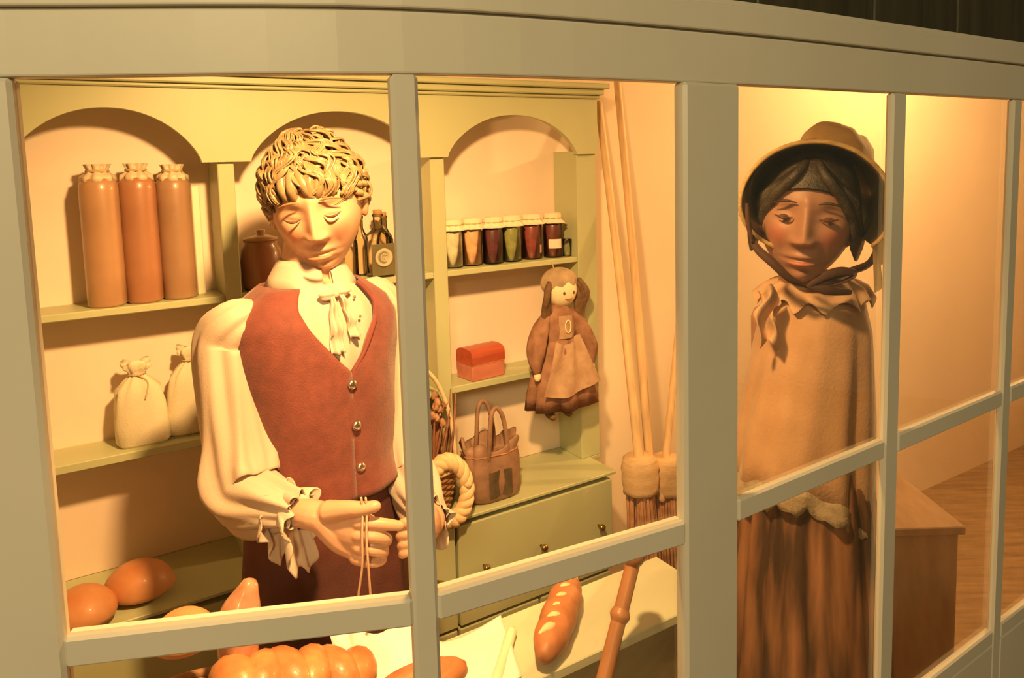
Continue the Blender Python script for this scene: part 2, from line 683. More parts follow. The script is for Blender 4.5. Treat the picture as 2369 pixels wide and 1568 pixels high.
# uprights (side boards between the bays)
for (a, b) in ((-.034, .040), (-.534, -.491), (-1.088, -1.050), (SLEFT, SLEFT + .045)):
    kb('upright', a, b, HB, HD, zc, zc + 0.99, None, 0.002)
# shelves
for (a, b) in ((-.491, -.034), (-1.050, -.534), (SLEFT + .045, -1.088)):
    kb('shelf', a, b, HB + .002, HD, zc + .643, zc + .660)
    kb('shelf', a, b, HB + .002, HD, zc + .303, zc + .323)


def valance():
    x0, x1 = SLEFT - .004, .040
    zb, zt = .980, 1.172
    arches = [(-.262, .222, .118), (-.790, .222, .122), (-1.312, .190, .124)]
    xs = []
    N = 240
    for i in range(N + 1):
        xs.append(x0 + (x1 - x0) * i / N)
    for c, w, h in arches:
        xs += [c - w, c + w, c - w * .985, c + w * .985, c - w * .95, c + w * .95, c]
    xs = sorted(set(xs))

    def low(x):
        for c, w, h in arches:
            t = abs(x - c) / w
            if t <= 1:
                return zb + h * (1 - t ** 2.1) ** 0.72
        return zb
    V, F = [], []
    for x in xs:
        z = low(x)
        for d, zz in ((HB - .012, z), (HB - .012, zt), (HB + .006, zt), (HB + .006, z)):
            V.append(CABM @ Vector((x, d, zc + zz)))
    for i in range(len(xs) - 1):
        for k in range(4):
            F.append([i * 4 + k, i * 4 + (k + 1) % 4, i * 4 + 4 + (k + 1) % 4, i * 4 + 4 + k])
    F.append([0, 1, 2, 3])
    e = (len(xs) - 1) * 4
    F.append([e + 3, e + 2, e + 1, e])
    return V, F


mk('valance', valance(), M_CAB, K, False)
kb('cornice', SLEFT - .01, .046, HB - .022, HD, zc + 1.150, zc + 1.160, None, .003)
kb('cornice', SLEFT - .02, .054, HB - .034, HD, zc + 1.160, zc + 1.178, None, .003)
kb('cornice', SLEFT - .03, .064, HB - .050, HD + .006, zc + 1.178, zc + 1.194, None, .003)
# counter
kb('counter_top', SLEFT - .02, 0.0, -0.002, HD, zc - .010, zc, None, .002)
kb('counter_top_return', 0.0, .04, HB - .0, HD, zc - .010, zc, None, .001)
kb('carcass', SLEFT, -.012, .030, HD, .06, zc - .010, None, 0)
kb('plinth', SLEFT + .02, -.03, .045, HD, 0, .06, None, 0)
for (a, b) in ((-.552, -.012), (-1.088, -.560), (SLEFT, -1.096)):
    dr = kb('drawer', a, b, .004, .030, zc - .315, zc - .026, None, .003)
    for f in ((b - .057), (a + b) / 2, (a + .077)):
        M = Matrix.Translation(cab(f if b > -.1 or True else f, .004, zc - .16)) @ Matrix.Rotation(YAW, 4, 'Z') @ Matrix.Rotation(pi / 2, 4, 'X')
        kn = mk('knob', lathe([(.004, 0), (.004, .010), (.009, .013), (.011, .019), (.009, .025), (.003, .027)], 16, M), M_KNOB, dr)
for k in range(6):
    a = SLEFT + .004 + k * .2705
    dd = kb('door', a, a + .264, .008, .030, .075, zc - .325, None, .003)
    M = Matrix.Translation(cab(a + (.235 if k % 2 == 0 else .03), .008, .28)) @ Matrix.Rotation(YAW, 4, 'Z') @ Matrix.Rotation(pi / 2, 4, 'X')
    mk('knob', lathe([(.004, 0), (.004, .010), (.009, .013), (.011, .019), (.009, .025), (.003, .027)], 16, M), M_KNOB, dd)

ZS1, ZS2 = zc + .660, zc + .323
# ================================================================== ON THE SHELVES: tall stoneware jars


def tall_jar(s, d, h, r, m, label):
    p = cab(s, d, ZS1)
    o = root('stoneware_jar', p, 0, label, 'jar', 'tall jars in the left bay')
    M = Matrix.Translation(p)
    mk('body', lathe([(r * .90, 0), (r, .006), (r, h * .25), (r * .995, h * .6), (r * 1.0, h - .03), (r * .97, h - .014), (r * .80, h - .003), (r * .5, h + .001)], 36, M), m, o)
    w = lambda a, t: 0.16 * (1 - abs(t - .5)) * sin(7 * a + s * 40) + .06 * sin(13 * a)
    mk('cloth_top', lathe([(r * .86, h - .009), (r * .80, h + .004), (r * .55, h + .010), (r * .48, h + .018), (r * .62, h + .030), (r * .2, h + .027)], 42, M, w), M_KRAFT, o)
    mk('cord', lathe([(r * .56, h + .012), (r * .60, h + .015), (r * .56, h + .018)], 24, M), M_TWINE, o)
    return o


tall_jar(-1.335, .178, .292, .041, M_STONE3, 'tall tan stoneware jar with cloth top, nearest the window jamb')
tall_jar(-1.257, .180, .292, .040, M_STONE2, 'tall reddish stoneware jar between two others, with the brightest shine')
tall_jar(-1.180, .182, .288, .039, M_STONE, 'tall brown stoneware jar on the upper shelf, closest to the upright')
o = mk('pale_board', box(-1.142, -1.122, .185, .245, ZS1, ZS1 + .265, CABM, .003), M_CANDLE, None, False)
tag(o, 'slim pale board standing between the brown jar and the upright', 'board')


# flour sacks
def sack(s, d, w, h, t, lean, label):
    p = cab(s, d, ZS2)
    r = root('flour_sack', p, YAW, label, 'sack', 'flour sacks on the lower left shelf')
    rings = []
    prof = [(0, .90, .8), (.04, 1.0, 1.0), (.25, 1.0, 1.0), (.5, .93, .92), (.68, .78, .75), (.78, .48, .55), (.83, .30, .4), (.86, .27, .36), (.90, .38, .5), (.96, .52, .62), (1.0, .50, .55), (.985, .25, .3)]
    n = 40
    for (z, kx, ky) in prof:
        ring = []
        for i in range(n):
            a = 2 * pi * i / n
            cx_, cy_ = cos(a), sin(a)
            ex = abs(cx_) ** .7 * (1 if cx_ > 0 else -1)
            ey = abs(cy_) ** .8 * (1 if cy_ > 0 else -1)
            gather = (0.10 * sin(9 * a + s * 30) if z > .6 else 0.02 * sin(5 * a + 9 * z))
            wr = .04 * nz3((cos(a) * 2, sin(a) * 2, z * 3), 1.3, s * 10)
            x = w / 2 * kx * ex * (1 + gather + wr) + lean * z * h
            y = t / 2 * ky * ey * (1 + gather + wr)
            ring.append(p + AX * x + AN * y + Vector((0, 0, z * h + (.006 * sin(3 * a) if z > .9 else 0))))
        rings.append(ring)
    mk('bag', loft(rings), M_SACK, r)
    c = p + AX * (lean * .85 * h) + Vector((0, 0, .85 * h))
    tie = [c + AX * (w * .155 * cos(a)) + AN * (t * .22 * sin(a)) for a in [2 * pi * i / 20 for i in range(21)]]
    mk('tie_cord', tube(tie, .0028, 6), M_TWINE, r)
    mk('cord_end', tube([c - AN * t * .22, c - AN * (t * .3) + AX * .02 - Vector((0, 0, .02)), c - AN * (t * .46) + AX * .012 - Vector((0, 0, .055))], .002, 6, 10), M_TWINE, r)
    return r


sack(-1.283, .182, .118, .198, .075, -.03, 'cream tied flour sack standing alone on the left')
sack(-1.178, .196, .112, .212, .07, .05, 'cream tied flour sack half hidden by the shirt sleeve')


# round buns on the counter
def bun(c, rx, ry, h, label, m=None, name='round_bun', yaw=0.0, cat='bread', group='round buns on the counter'):
    def fn(p):
        return 0.03 * nz3(p, 1.6, c[0] * 7)
    M = Matrix.Rotation(yaw, 4, 'Z')
    V, F = ellipsoid((0, 0, 0), (rx, ry, 1.0), M, 36, 20, fn)
    V = [Vector((v.x, v.y, (v.z * h * .68 if v.z > 0 else v.z * h * .32) + h * .31)) + Vector(c) for v in V]
    o = mk(name, (V, F), m or M_BUN, None)
    return tag(o, label, cat, group)


bun(cab(-1.322, .085, zc), .074, .064, .082, 'round orange bun on the counter beside the dark shadow', yaw=.2)
bun(cab(-1.436, .040, zc), .070, .064, .080, 'round orange bun half hidden by the left window jamb', yaw=-.3)

# middle bay: apothecary bottles and a crock
M_BOTTLE = glass_mat('pale_bottle_glass', (0.94, 0.90, 0.80), 1.0, .05)
M_LABELD = mat('dark_label', (0.14, 0.12, 0.055), 0.5, 0.15, 20)
M_LABELP = mat('pale_label_print', (0.52, 0.46, 0.33), 0.5, 0.1, 20)
M_CORK = mat('bottle_cork', (0.42, 0.25, 0.10), 0.7, 0.2, 50)


def glass_bottle(s, d, h, r, label, square=False, neck=.38):
    p = cab(s, d, ZS1)
    o = root('glass_bottle', p, YAW, label, 'bottle', 'glass bottles in the middle bay')
    M = Matrix.Translation(p) @ Matrix.Rotation(YAW, 4, 'Z')
    hb = h * .62

    def wob(a, t):
        if not square or t > .5:
            return 0
        q = ((abs(cos(a)) ** 6 + abs(sin(a)) ** 6) ** (-1 / 6.0)) - 1
        return q * .9
    prof = [(r * .94, 0), (r, .004), (r, hb * .5), (r, hb * .9), (r * .9, hb), (r * .55, hb + h * .08), (r * neck, hb + h * .13), (r * neck, h * .90), (r * neck * 1.2, h * .91), (r * neck * 1.2, h * .94), (r * neck * .8, h * .945)]
    if square:
        def wob2(a, t):
            k = 1 if t < .45 else 0
            return k * (((abs(cos(a)) ** 6 + abs(sin(a)) ** 6) ** (-1 / 6.0)) - 1)
        mk('body', lathe(prof, 48, M, wob2), M_BOTTLE, o)
    else:
        mk('body', lathe(prof, 32, M), M_BOTTLE, o)
    mk('stopper', lathe([(r * neck * .8, h * .90), (r * neck * .95, h * .96), (r * neck * .95, h * 1.0), (r * neck * .6, h * 1.005)], 16, M), M_CORK, o)
    return o, M


b, M = glass_bottle(-.676, .175, .182, .034, 'square dark-labelled bottle with a pale round emblem beside the mullion', True)
lb = mk('label', box(-.0345, .0345, -.0352, -.034, .006, .092, M, .0004), M_LABELD, b, False)
Mr = M @ Matrix.Translation((0.0, -.0356, .054)) @ Matrix.Rotation(pi / 2, 4, 'X')
ring = lathe([(.024, 0), (.026, .0006), (.022, .0008), (.018, .0006), (.017, 0)], 32, Mr)
mk('emblem_ring', ring, M_LABELP, lb)
arc = [Mr @ Vector((.009 * cos(a), .010 * sin(a), .001)) for a in [radians(40 + 14 * i) for i in range(21)]]
arc.append(Mr @ Vector((.002, .0, .001)))
mk('emblem_letter', tube(arc, .0018, 6), M_LABELP, lb)
glass_bottle(-.752, .195, .165, .022, 'slim clear bottle left of the square labelled bottle')
glass_bottle(-.708, .226, .175, .020, 'tall thin clear bottle behind the square labelled bottle')
glass_bottle(-.640, .222, .172, .022, 'clear bottle with pale stopper half behind the window mullion')
glass_bottle(-.790, .215, .120, .018, 'short clear bottle nearest the blond figure')
p = cab(-.985, .188, ZS1)
o = root('stoneware_crock', p, 0, 'brown stoneware crock behind the neck of the blond figure', 'crock')
M = Matrix.Translation(p)
mk('body', lathe([(.044, 0), (.050, .01), (.052, .07), (.048, .10), (.040, .112), (.042, .122), (.034, .122)], 32, M), M_STONE2, o)
mk('lid', lathe([(.043, .122), (.043, .128), (.02, .135), (.010, .138), (.012, .148), (.004, .150)], 32, M), M_STONE3, o)

# jam jars with cloth covers in the right bay
JAMS = [(-.445, (0.66, 0.60, 0.46), 'jam jar of pale contents partly behind the upright'),
        (-.378, (0.72, 0.44, 0.27), 'jam jar of peach coloured preserve under a frilled cloth cover'),
        (-.312, (0.13, 0.035, 0.045), 'jam jar of dark purple preserve beside the green one'),
        (-.243, (0.30, 0.31, 0.12), 'jam jar of green preserve in the middle of the row'),
        (-.166, (0.28, 0.065, 0.06), 'jam jar of plum red preserve, second from the row end'),
        (-.092, (0.17, 0.045, 0.04), 'jam jar of dark red preserve with a white label')]
M_COVER = mat('cream_cover_cloth', (0.86, 0.74, 0.55), 0.8, 0.06, 30, 0.2, 200)
M_LABELW = mat('white_label', (0.80, 0.74, 0.64), 0.6, 0.05, 20)
for i, (s, c, lab) in enumerate(JAMS):
    d = .188 + .006 * sin(i * 2.1)
    p = cab(s, d, ZS1)
    o = root('jam_jar', p, YAW, lab, 'jar', 'cloth covered jam jars')
    M = Matrix.Translation(p) @ Matrix.Rotation(YAW, 4, 'Z')
    R_, H_ = .0308, .127
    mk('contents', lathe([(R_ * .9, .004), (R_ * .95, .008), (R_ * .95, H_ * .78), (R_ * .85, H_ * .86), (R_ * .6, H_ * .87)], 32, M), mat('preserve_%d' % i, c, .35, .25, 40, coat=.3), o)
    mk('glass', lathe([(R_ * .92, 0), (R_, .004), (R_, H_ * .80), (R_ * .86, H_ * .90), (R_ * .82, H_), (R_ * .6, H_)], 32, M), M_JARGLASS, o)
    fr = lambda a, t: (0.10 * sin(9 * a + i) + .05 * sin(17 * a)) * max(0, .75 - t)
    mk('cloth_cover', lathe([(R_ * 1.36, H_ * .86), (R_ * 1.06, H_ * .92), (R_ * .92, H_ * .98), (R_ * .96, H_ * 1.06), (R_ * .86, H_ * 1.10), (R_ * .3, H_ * 1.12)], 54, M, fr), M_COVER, o)
    mk('cord', lathe([(R_ * .94, H_ * .965), (R_ * 1.0, H_ * .98), (R_ * .94, H_ * .995)], 30, M), M_TWINE, o)
    if i == 5:
        rings = [[M @ Vector(((R_ + .0006 + (.0006 if k in (1, 2) else 0)) * sin(a), -(R_ + .0006) * cos(a), z)) for a in [radians(-60 + 8 * j) for j in range(11)]] for k, z in enumerate((.03, .031, .058, .059))]
        mk('label', loft(rings, False, False), M_LABELW, o)
    if i == 4:
        rings = [[M @ Vector(((R_ + .0006) * sin(a), -(R_ + .0006) * cos(a), z)) for a in [radians(20 + 6 * j) for j in range(9)]] for z in (.02, .045)]
        mk('label', loft(rings, False, False), mat('pink_label', (.5, .25, .22), .6, .1, 20), o)
# small clear glass at the end of the row
p = cab(-.052, .165, ZS1)
o = root('small_glass', p, 0, 'small empty clear glass at the right end of the jar row', 'glass')
mk('tumbler', lathe([(.012, 0), (.014, .002), (.016, .055), (.004, .056)], 24, Matrix.Translation(p)), M_JARGLASS, o)

# red box on the lower shelf
p = cab(-.366, .182, ZS2)
o = root('keepsake_box', p, YAW, 'small red-brown wooden box with rounded lid on the shelf', 'box')
Mb = Matrix.Translation(p) @ Matrix.Rotation(YAW + .12, 4, 'Z')
M_REDBOX = mat('red_box_wood', (0.50, 0.095, 0.045), 0.4, 0.2, 10, 0.05, 40, stretch=(1, 4, 4), coat=.2)
M_REDBOX2 = mat('red_box_band', (0.60, 0.20, 0.14), 0.45, 0.15, 10, stretch=(1, 4, 4), coat=.2)
mk('body', box(-.060, .060, -.042, .042, 0, .048, Mb, .003), M_REDBOX2, o, False)
ring = lambda x: [Mb @ Vector((x, y, z)) for y, z in [(-.042, .048), (-.042, .072), (-.040, .082), (-.034, .089), (-.022, .093), (0, .095), (.022, .093), (.034, .089), (.040, .082), (.042, .072), (.042, .048)]]
mk('lid', loft([ring(x) for x in (-.060, -.0585, .0585, .060)]), M_REDBOX, o, False)
mk('seam', box(-.0605, .0605, -.0425, .0425, .047, .0495, Mb, 0), M_CANE, o, False)

# ================================================================== rag doll hung in front of the right bay
pd_ = cab(-.145, .085, zc + .20)
DOLL = root('rag_doll', pd_, YAW, 'rag doll in a brown dress hanging from the upper shelf', 'doll')
M_DFACE = mat('doll_face_cloth', (0.86, 0.74, 0.50), .75, .04, 20, .15, 200)
M_DDRESS = mat('doll_dress', (0.22, 0.10, 0.055), .8, .3, 26, .3, 120, col2=(0.40, 0.20, 0.13))
M_DAPRON = mat('doll_apron', (0.40, 0.23, 0.15), .8, .25, 30, .3, 120, col2=(0.52, 0.34, 0.22))
M_DHAIR = mat('doll_yarn_hair', (0.16, 0.085, 0.04), .8, .3, 60, .4, 120)
M_DCAP = mat('doll_cap', (0.42, 0.30, 0.19), .8, .2, 30, .3, 120)


def dl(s, y, z):
    return cab(-.145 + s, .085 + y, zc + z)


hd = dl(.012, 0, .572)
mk('head', ellipsoid(hd, (.050, .042, .052), Matrix.Rotation(YAW, 4, 'Z'), 28, 18), M_DFACE, DOLL)
mk('cap', ellipsoid(hd + Vector((0, 0, .022)) + AN * .012, (.060, .050, .046), Matrix.Rotation(YAW, 4, 'Z'), 36, 18, lambda p: .07 * sin(9 * atan2(p.y, p.x)) * (1 - abs(p.z)) * .7), M_DCAP, DOLL)
hair = []
for sg in (-1, 1):
    for k in range(4):
        x0 = sg * (.044 + .006 * k)
        hair.append(tube([dl(.012 + x0 * .9, .012 - .01 * k, .60), dl(.012 + x0 * 1.2, .0 - .01 * k, .56), dl(.012 + x0 * 1.15, -.01, .51), dl(.012 + x0 * 1.0 + sg * .01, -.008, .47 - .012 * k)], [.007, .010, .009, .005], 8, 12))
mk('hair', join(*hair), M_DHAIR, DOLL)
for sg in (-1, 1):
    mk('eye', ellipsoid(hd + AX * (sg * .017) - AN * .0395 + Vector((0, 0, -.004)), (.004, .0025, .005), None, 10, 8), M_DHAIR, DOLL)
mk('mouth', tube([hd + AX * x - AN * (.0405 - 10 * x * x) + Vector((0, 0, -.024 + 14 * x * x)) for x in (-.012, -.006, 0, .006, .012)], .0016, 6), mat('doll_mouth', (.45, .12, .08), .7), DOLL)


def doll_ring(z, a, b, fold, ph, n=56, cx=0.0):
    r = []
    for i in range(n):
        t = 2 * pi * i / n
        k = 1 + fold * (.6 * sin(7 * t + ph) + .4 * sin(11 * t + 2 * ph)) + .25 * fold * nz3((cos(t), sin(t), z * 9), 2, ph)
        r.append(dl(cx + a * k * cos(t), b * k * sin(t), z))
    return r


mk('bodice', loft([doll_ring(.530, .022, .020, 0, 0), doll_ring(.505, .050, .030, .03, 0), doll_ring(.46, .058, .036, .04, 0), doll_ring(.42, .050, .034, .05, 0), doll_ring(.41, .045, .032, .05, 0)]), M_DDRESS, DOLL)
mk('skirt', loft([doll_ring(.425, .046, .034, .05, 0), doll_ring(.39, .066, .044, .08, .2), doll_ring(.33, .092, .052, .11, .4, cx=.004), doll_ring(.26, .112, .058, .14, .7, cx=.010), doll_ring(.215, .118, .060, .16, .9, cx=.014), doll_ring(.225, .10, .05, .15, .9, cx=.014)]), M_DDRESS, DOLL)
# apron: a wavy front panel
mk('apron', grid(lambda u, v: dl((u - .5) * (.085 + .13 * v) + .006, -(.036 + .026 * v + .006 * sin(14 * u + 3 * v) + .012 * (1 - (2 * u - 1) ** 2)), .425 - .15 * v - .012 * sin(5 * u)), 24, 14), M_DAPRON, DOLL)
solid(DOLL.children[-1], .003)
for sg in (-1, 1):
    ar = tube([dl(sg * .045, 0, .495), dl(sg * .075, -.008, .45), dl(sg * .098, -.016, .39), dl(sg * .10, -.024, .345)], [.018, .027, .026, .014], 18, 16, lambda a, t: .10 * sin(5 * a + 9 * t))
    mk('sleeve', ar, M_DDRESS, DOLL)
    mk('hand', ellipsoid(dl(sg * .10, -.028, .328), (.011, .009, .016), None, 14, 10), M_DFACE, DOLL)
    mk('boot', tube([dl(sg * .028 - .02, 0, .25), dl(sg * .03 - .02, -.004, .205), dl(sg * .03 - .02, -.03, .195)], [.014, .013, .011], 12, 8), M_DHAIR, DOLL)
# bib with an oval stitched mark
mk('bib', grid(lambda u, v: dl((u - .5) * .05 + .004, -(.041 - .02 * (2 * u - 1) ** 2 * .5), .50 - .07 * v), 8, 8), M_DAPRON, DOLL)
solid(DOLL.children[-1], .002)
mk('stitched_oval', tube([dl(.004 + .010 * cos(a), -.0435, .467 + .019 * sin(a)) for a in [2 * pi * i / 20 for i in range(21)]], .002, 6), M_DFACE, DOLL)
mk('hanging_loop', tube([dl(.012, .02, .61), dl(.012, .036, .63), dl(.012, .046, .65), dl(.012, .05, .658)], .0015, 6), M_TWINE, DOLL)

# ================================================================== ON THE COUNTER: cloth bag and wicker basket
pb = cab(-.405, .075, zc)
BAG = root('cloth_bag', pb, YAW, 'brown gathered cloth bag with two handles on the counter', 'bag')


def bag_pt(s, y, z):
    return cab(-.405 + s, .075 + y, zc + z)


def bag_ring(z, a, b, fold, n=64, wave=0.0):
    r = []
    for i in range(n):
        t = 2 * pi * i / n
        ex = abs(cos(t)) ** .75 * (1 if cos(t) > 0 else -1)
        ey = abs(sin(t)) ** .85 * (1 if sin(t) > 0 else -1)
        k = 1 + fold * (sin(8 * t) * .6 + sin(13 * t + 1) * .4) + .05 * nz3((cos(t) * 1.5, sin(t) * 1.5, z * 12), 1.2)
        r.append(bag_pt(a * k * ex, b * k * ey, z + wave * (sin(5 * t) + .6 * sin(9 * t + 1) + .9 * abs(cos(t)))))
    return r


mk('pouch', loft([bag_ring(0, .076, .045, .0), bag_ring(.012, .088, .055, .01), bag_ring(.06, .089, .057, .03), bag_ring(.115, .086, .054, .05), bag_ring(.140, .080, .046, .07, wave=.003), bag_ring(.160, .086, .050, .10, wave=.010), bag_ring(.158, .080, .044, .10, wave=.010), bag_ring(.13, .070, .036, .06)]), M_BAG, BAG)
for k, y in enumerate((-.046, .030)):
    pts = [bag_pt(-.030, y, .125), bag_pt(-.026, y - .004, .19), bag_pt(-.018, y, .25), bag_pt(.0, y + .004, .272), bag_pt(.018, y, .25), bag_pt(.028, y - .004, .19), bag_pt(.032, y, .125)]
    mk('handle', tube(pts, .0065, 10, 30), M_BAG, BAG)
mk('front_pocket', grid(lambda u, v: bag_pt((u - .5) * .075, -(.0595 + .003 * sin(9 * u)), .095 - .075 * v), 12, 8), mat('bag_pocket', (.11, .075, .04), .7, .3, 30, .3, 90), BAG)
solid(BAG.children[-1], .004)
mk('drawn_cord', tube([v for v in bag_ring(.136, .084, .050, .06, 40)] + [bag_ring(.136, .084, .050, .06, 40)[0]], .0022, 6), M_CANE, BAG)


def weave_basket(name, p, yaw, r0, r1, h, label, mw, group=None, handle=None, rim=None, stakes=22, squash=.75, cat='basket'):
    o = root(name, p, yaw, label, cat, group)
    M = Matrix.Translation(p) @ Matrix.Rotation(yaw, 4, 'Z')
    st = []
    for i in range(stakes):
        a = 2 * pi * i / stakes
        st.append(tube([M @ Vector((r * cos(a), r * squash * sin(a), z)) for r, z in ((r0, .002), (r0 * .5 + r1 * .5, h * .5), (r1, h))], .0032, 6, 6))
    mk('stakes', join(*st), mw, o)
    wv = []
    nrow = max(5, int(h / .0085))
    for k in range(nrow):
        z = .004 + (h - .008) * k / (nrow - 1)
        r = r0 + (r1 - r0) * z / h
        pts = []
        m = stakes * 4
        for i in range(m + 1):
            a = 2 * pi * i / m
            rr = r + .004 * cos(stakes * a / 2 + pi * k)
            pts.append(M @ Vector((rr * cos(a), rr * squash * sin(a), z)))
        wv.append(tube(pts, .0042, 5, round_end=False))
    mk('weave', join(*wv), mw, o)
    mk('base', lathe([(r0 * .98, .001), (r0 * .98, .006), (r0 * .5, .007)], 24, M @ Matrix.Diagonal((1, squash, 1, 1))), mw, o)
    rp = [M @ Vector((r1 * 1.02 * cos(a), r1 * 1.02 * squash * sin(a), h)) for a in [2 * pi * i / 48 for i in range(49)]]
    mk('rim', tube(rp, .0075, 8, round_end=False), rim or mw, o)
    if handle:
        hp = [M @ Vector((r1 * cos(a), 0.0, h + handle * sin(a))) for a in [pi * i / 24 for i in range(25)]]
        mk('handle', tube(hp, .0062, 8), M_WICKERP, o)
    return o


PBK = cab(-.628, .075, zc)
weave_basket('wicker_basket', PBK, YAW, .080, .112, .13, 'wicker basket with a pale hoop handle beside the cloth bag', M_WICKER, handle=.285, rim=M_WICKERP, squash=.62)
# dried stalks standing in the basket
tw = root('dried_stalks', PBK + Vector((0, 0, .05)), 0, 'bundle of dried brown stalks standing in the wicker basket', 'dried flowers')
st = []
for k in range(34):
    a = random.uniform(0, 2 * pi)
    q = random.random()
    b0 = PBK + AX * (.05 * cos(a) * q + .03) + AN * (.03 * sin(a) * q) + Vector((0, 0, .03))
    t0 = b0 + AX * (.05 * cos(a) + random.uniform(-.02, .02)) + AN * (.035 * sin(a)) + Vector((0, 0, random.uniform(.20, .30)))
    md = (b0 + t0) / 2 + AX * random.uniform(-.015, .015)
    st.append(tube([b0, md, t0], [.003, .0035, .002], 6, 6))
mk('stems', join(*st), mat('dried_stalk', (.34, .15, .09), .75, .35, 30), tw)
hs = []
for k in range(20):
    a = random.uniform(0, 2 * pi)
    c = PBK + AX * (.065 * cos(a) * random.random() + .025) + AN * (.03 * sin(a)) + Vector((0, 0, random.uniform(.24, .33)))
    hs.append(ellipsoid(c, (.010, .010, .013), None, 10, 7, lambda p: .15 * sin(9 * p.x + 7 * p.z)))
mk('seed_heads', join(*hs), mat('seed_head', (.46, .25, .15), .8, .35, 60, .4, 160), tw)
# ring of plaited bread hanging over the basket front
cR = PBK + AX * .050 - AN * .078 + Vector((0, 0, .088))
RB = root('bread_ring', cR - Vector((0, 0, .088)), YAW, 'pale plaited bread ring leaning against the wicker basket', 'bread')
strands = []
for k in range(3):
    pts = []
    for i in range(61):
        a = 2 * pi * i / 60
        ph = 6 * a + k * 2 * pi / 3
        rr = .060 + .010 * cos(ph)
        y = .009 * sin(ph)
        pts.append(cR + AX * (rr * cos(a) * .92) + Vector((0, 0, rr * sin(a) * 1.25)) + AN * (y + .25 * rr * sin(a)))
    strands.append(mk('strand', tube(pts, .0125, 9, round_end=False), M_CRUMB, RB))

# ================================================================== brooms right of the cabinet


def broom(top, bind, foot_dir, label, rb=.05, hr=.0135):
    foot = Vector((bind.x + foot_dir.x, bind.y + foot_dir.y, 0))
    r = root('besom_broom', foot, 0, label, 'broom', 'besom brooms beside the cabinet')
    dirv = (bind - top).normalized()
    mid = top.lerp(bind, .5) + Vector((.004, 0, 0))
    mk('handle', tube([top, mid, bind, bind + dirv * .12], [hr * .9, hr, hr * 1.05, hr], 12, 16), M_STICK, r)
    ax = (foot - bind).normalized()
    bl = .105
    mk('binding', tube([bind - ax * .006, bind + ax * .012, bind + ax * bl * .5, bind + ax * bl], [rb * .85, rb * 1.08, rb * 1.12, rb * 1.06], 22, 10, lambda a, t: .03 * sin(40 * t) + .03 * sin(7 * a), round_end=False), M_BIND, r)
    tws = []
    sd = ax.cross(Vector((0, 1, 0))).normalized()
    sf = ax.cross(sd)
    L = (foot - bind).length - .01
    for k in range(64):
        a = random.uniform(0, 2 * pi)
        q = sqrt(random.random())
        w = sd * cos(a) + sf * sin(a)
        p0 = bind + ax * (bl * .6) + w * (rb * .8 * q)
        p1 = bind + ax * (L * .55) + w * (rb * 1.1 * q + random.uniform(-.008, .008))
        p2 = bind + ax * (L * random.uniform(.9, .985)) + w * (rb * 1.7 * q + random.uniform(-.015, .02))
        p2.z = max(p2.z, .008)
        tws.append(tube([p0, p1, p2], [.0050, .0042, .0022], 6, 6))
    mk('twigs', join(*tws), M_TWIG, r)
    return r


broom(at(1385, 240, 2.44), at(1478, 1058, 2.16), Vector((.03, -.03, 0)), 'besom broom leaning on the cabinet cornice', .050)
broom(at(1428, 190, 2.50), at(1502, 1062, 2.25), Vector((.02, -.03, 0)), 'besom broom standing just right of the one on the cornice', .048)
broom(at(1590, 500, 2.50), at(1540, 1060, 2.20), Vector((.03, -.02, 0)), 'besom broom tilting the other way, nearest the corner post', .050, .011)

# ================================================================== display shelf inside the window with bread
TZ = 0.80
T = root('display_table', cab(-1.0, -.6, 0), YAW, 'cream display table with bread inside the window', 'table')
tb = lambda nm, s0, s1, d0, d1, z0, z1, bev=.002, m=None: mk(nm, box(s0, s1, d0, d1, z0, z1, CABM, bev), m or M_TABLE, T, False)
tb('table_top', -1.66, -.31, -.706, -.520, TZ - .02, TZ)
tb('front_board', -1.64, -.33, -.690, -.672, TZ - .30, TZ - .02, .001, mat('table_front', (.30, .25, .14), .6, .15, 6))
tb('lower_shelf', -1.64, -.33, -.740, -.54, .42, .445)
for s, d in ((-1.63, -.69), (-1.63, -.55), (-.37, -.69), (-.37, -.55)):
    tb('leg', s, s + .035, d, d + .03, 0, TZ - .02, .002)

# baguette
pa, pc = on_z(1262, 1508, TZ + .033), on_z(1322, 1348, TZ + .033)
BG = root('baguette', (pa + pc) / 2 - Vector((0, 0, .033)), 0, 'slashed baguette lying alone on the display table', 'bread')
dv = (pc - pa)
sd = dv.cross(Vector((0, 0, 1))).normalized()
mk('crust', tube([pa + dv * t for t in (0, .12, .3, .5, .7, .88, 1.0)], [.020, .030, .033, .034, .033, .028, .018], 20, 40, lambda a, t: .03 * sin(30 * t) + .03 * nz3((a, t * 6, 0), 1)), M_BROWNLOAF, BG)
for k in range(6):
    c = pa + dv * (.14 + .145 * k) + Vector((0, 0, .0275))
    d2 = (dv.normalized() * .7 + sd * .7).normalized()
    mk('slash', tube([c - d2 * .020 - Vector((0, 0, .005)), c, c + d2 * .020 - Vector((0, 0, .005))], [.003, .0085, .003], 10, 8), M_CRUMB, BG)
# white linen with candle
cl0 = [(1018, 1440), (1168, 1447), (1160, 1500), (1095, 1600), (960, 1640), (800, 1600), (790, 1500), (900, 1452)]


def cloth_fn(u, v):
    s = -1.075 + (.345 - .055 * (1 - v)) * u
    d = -.695 + .165 * v
    z = TZ + .014
    if s < -1.03:
        z += .056 * min(1, (-1.03 - s) / .02)
    z += .062 * max(0, min(1, (.62 - u) / .25)) * v ** 2.2 * (1 + .25 * sin(16 * u))
    z += .003 * sin(9 * u + 4 * v) + .003 * sin(7 * v + 5 * u) + .004 * nz3((u * 3, v * 3, 0), 1.5)
    return cab(s, d + .008 * sin(6 * u), z)


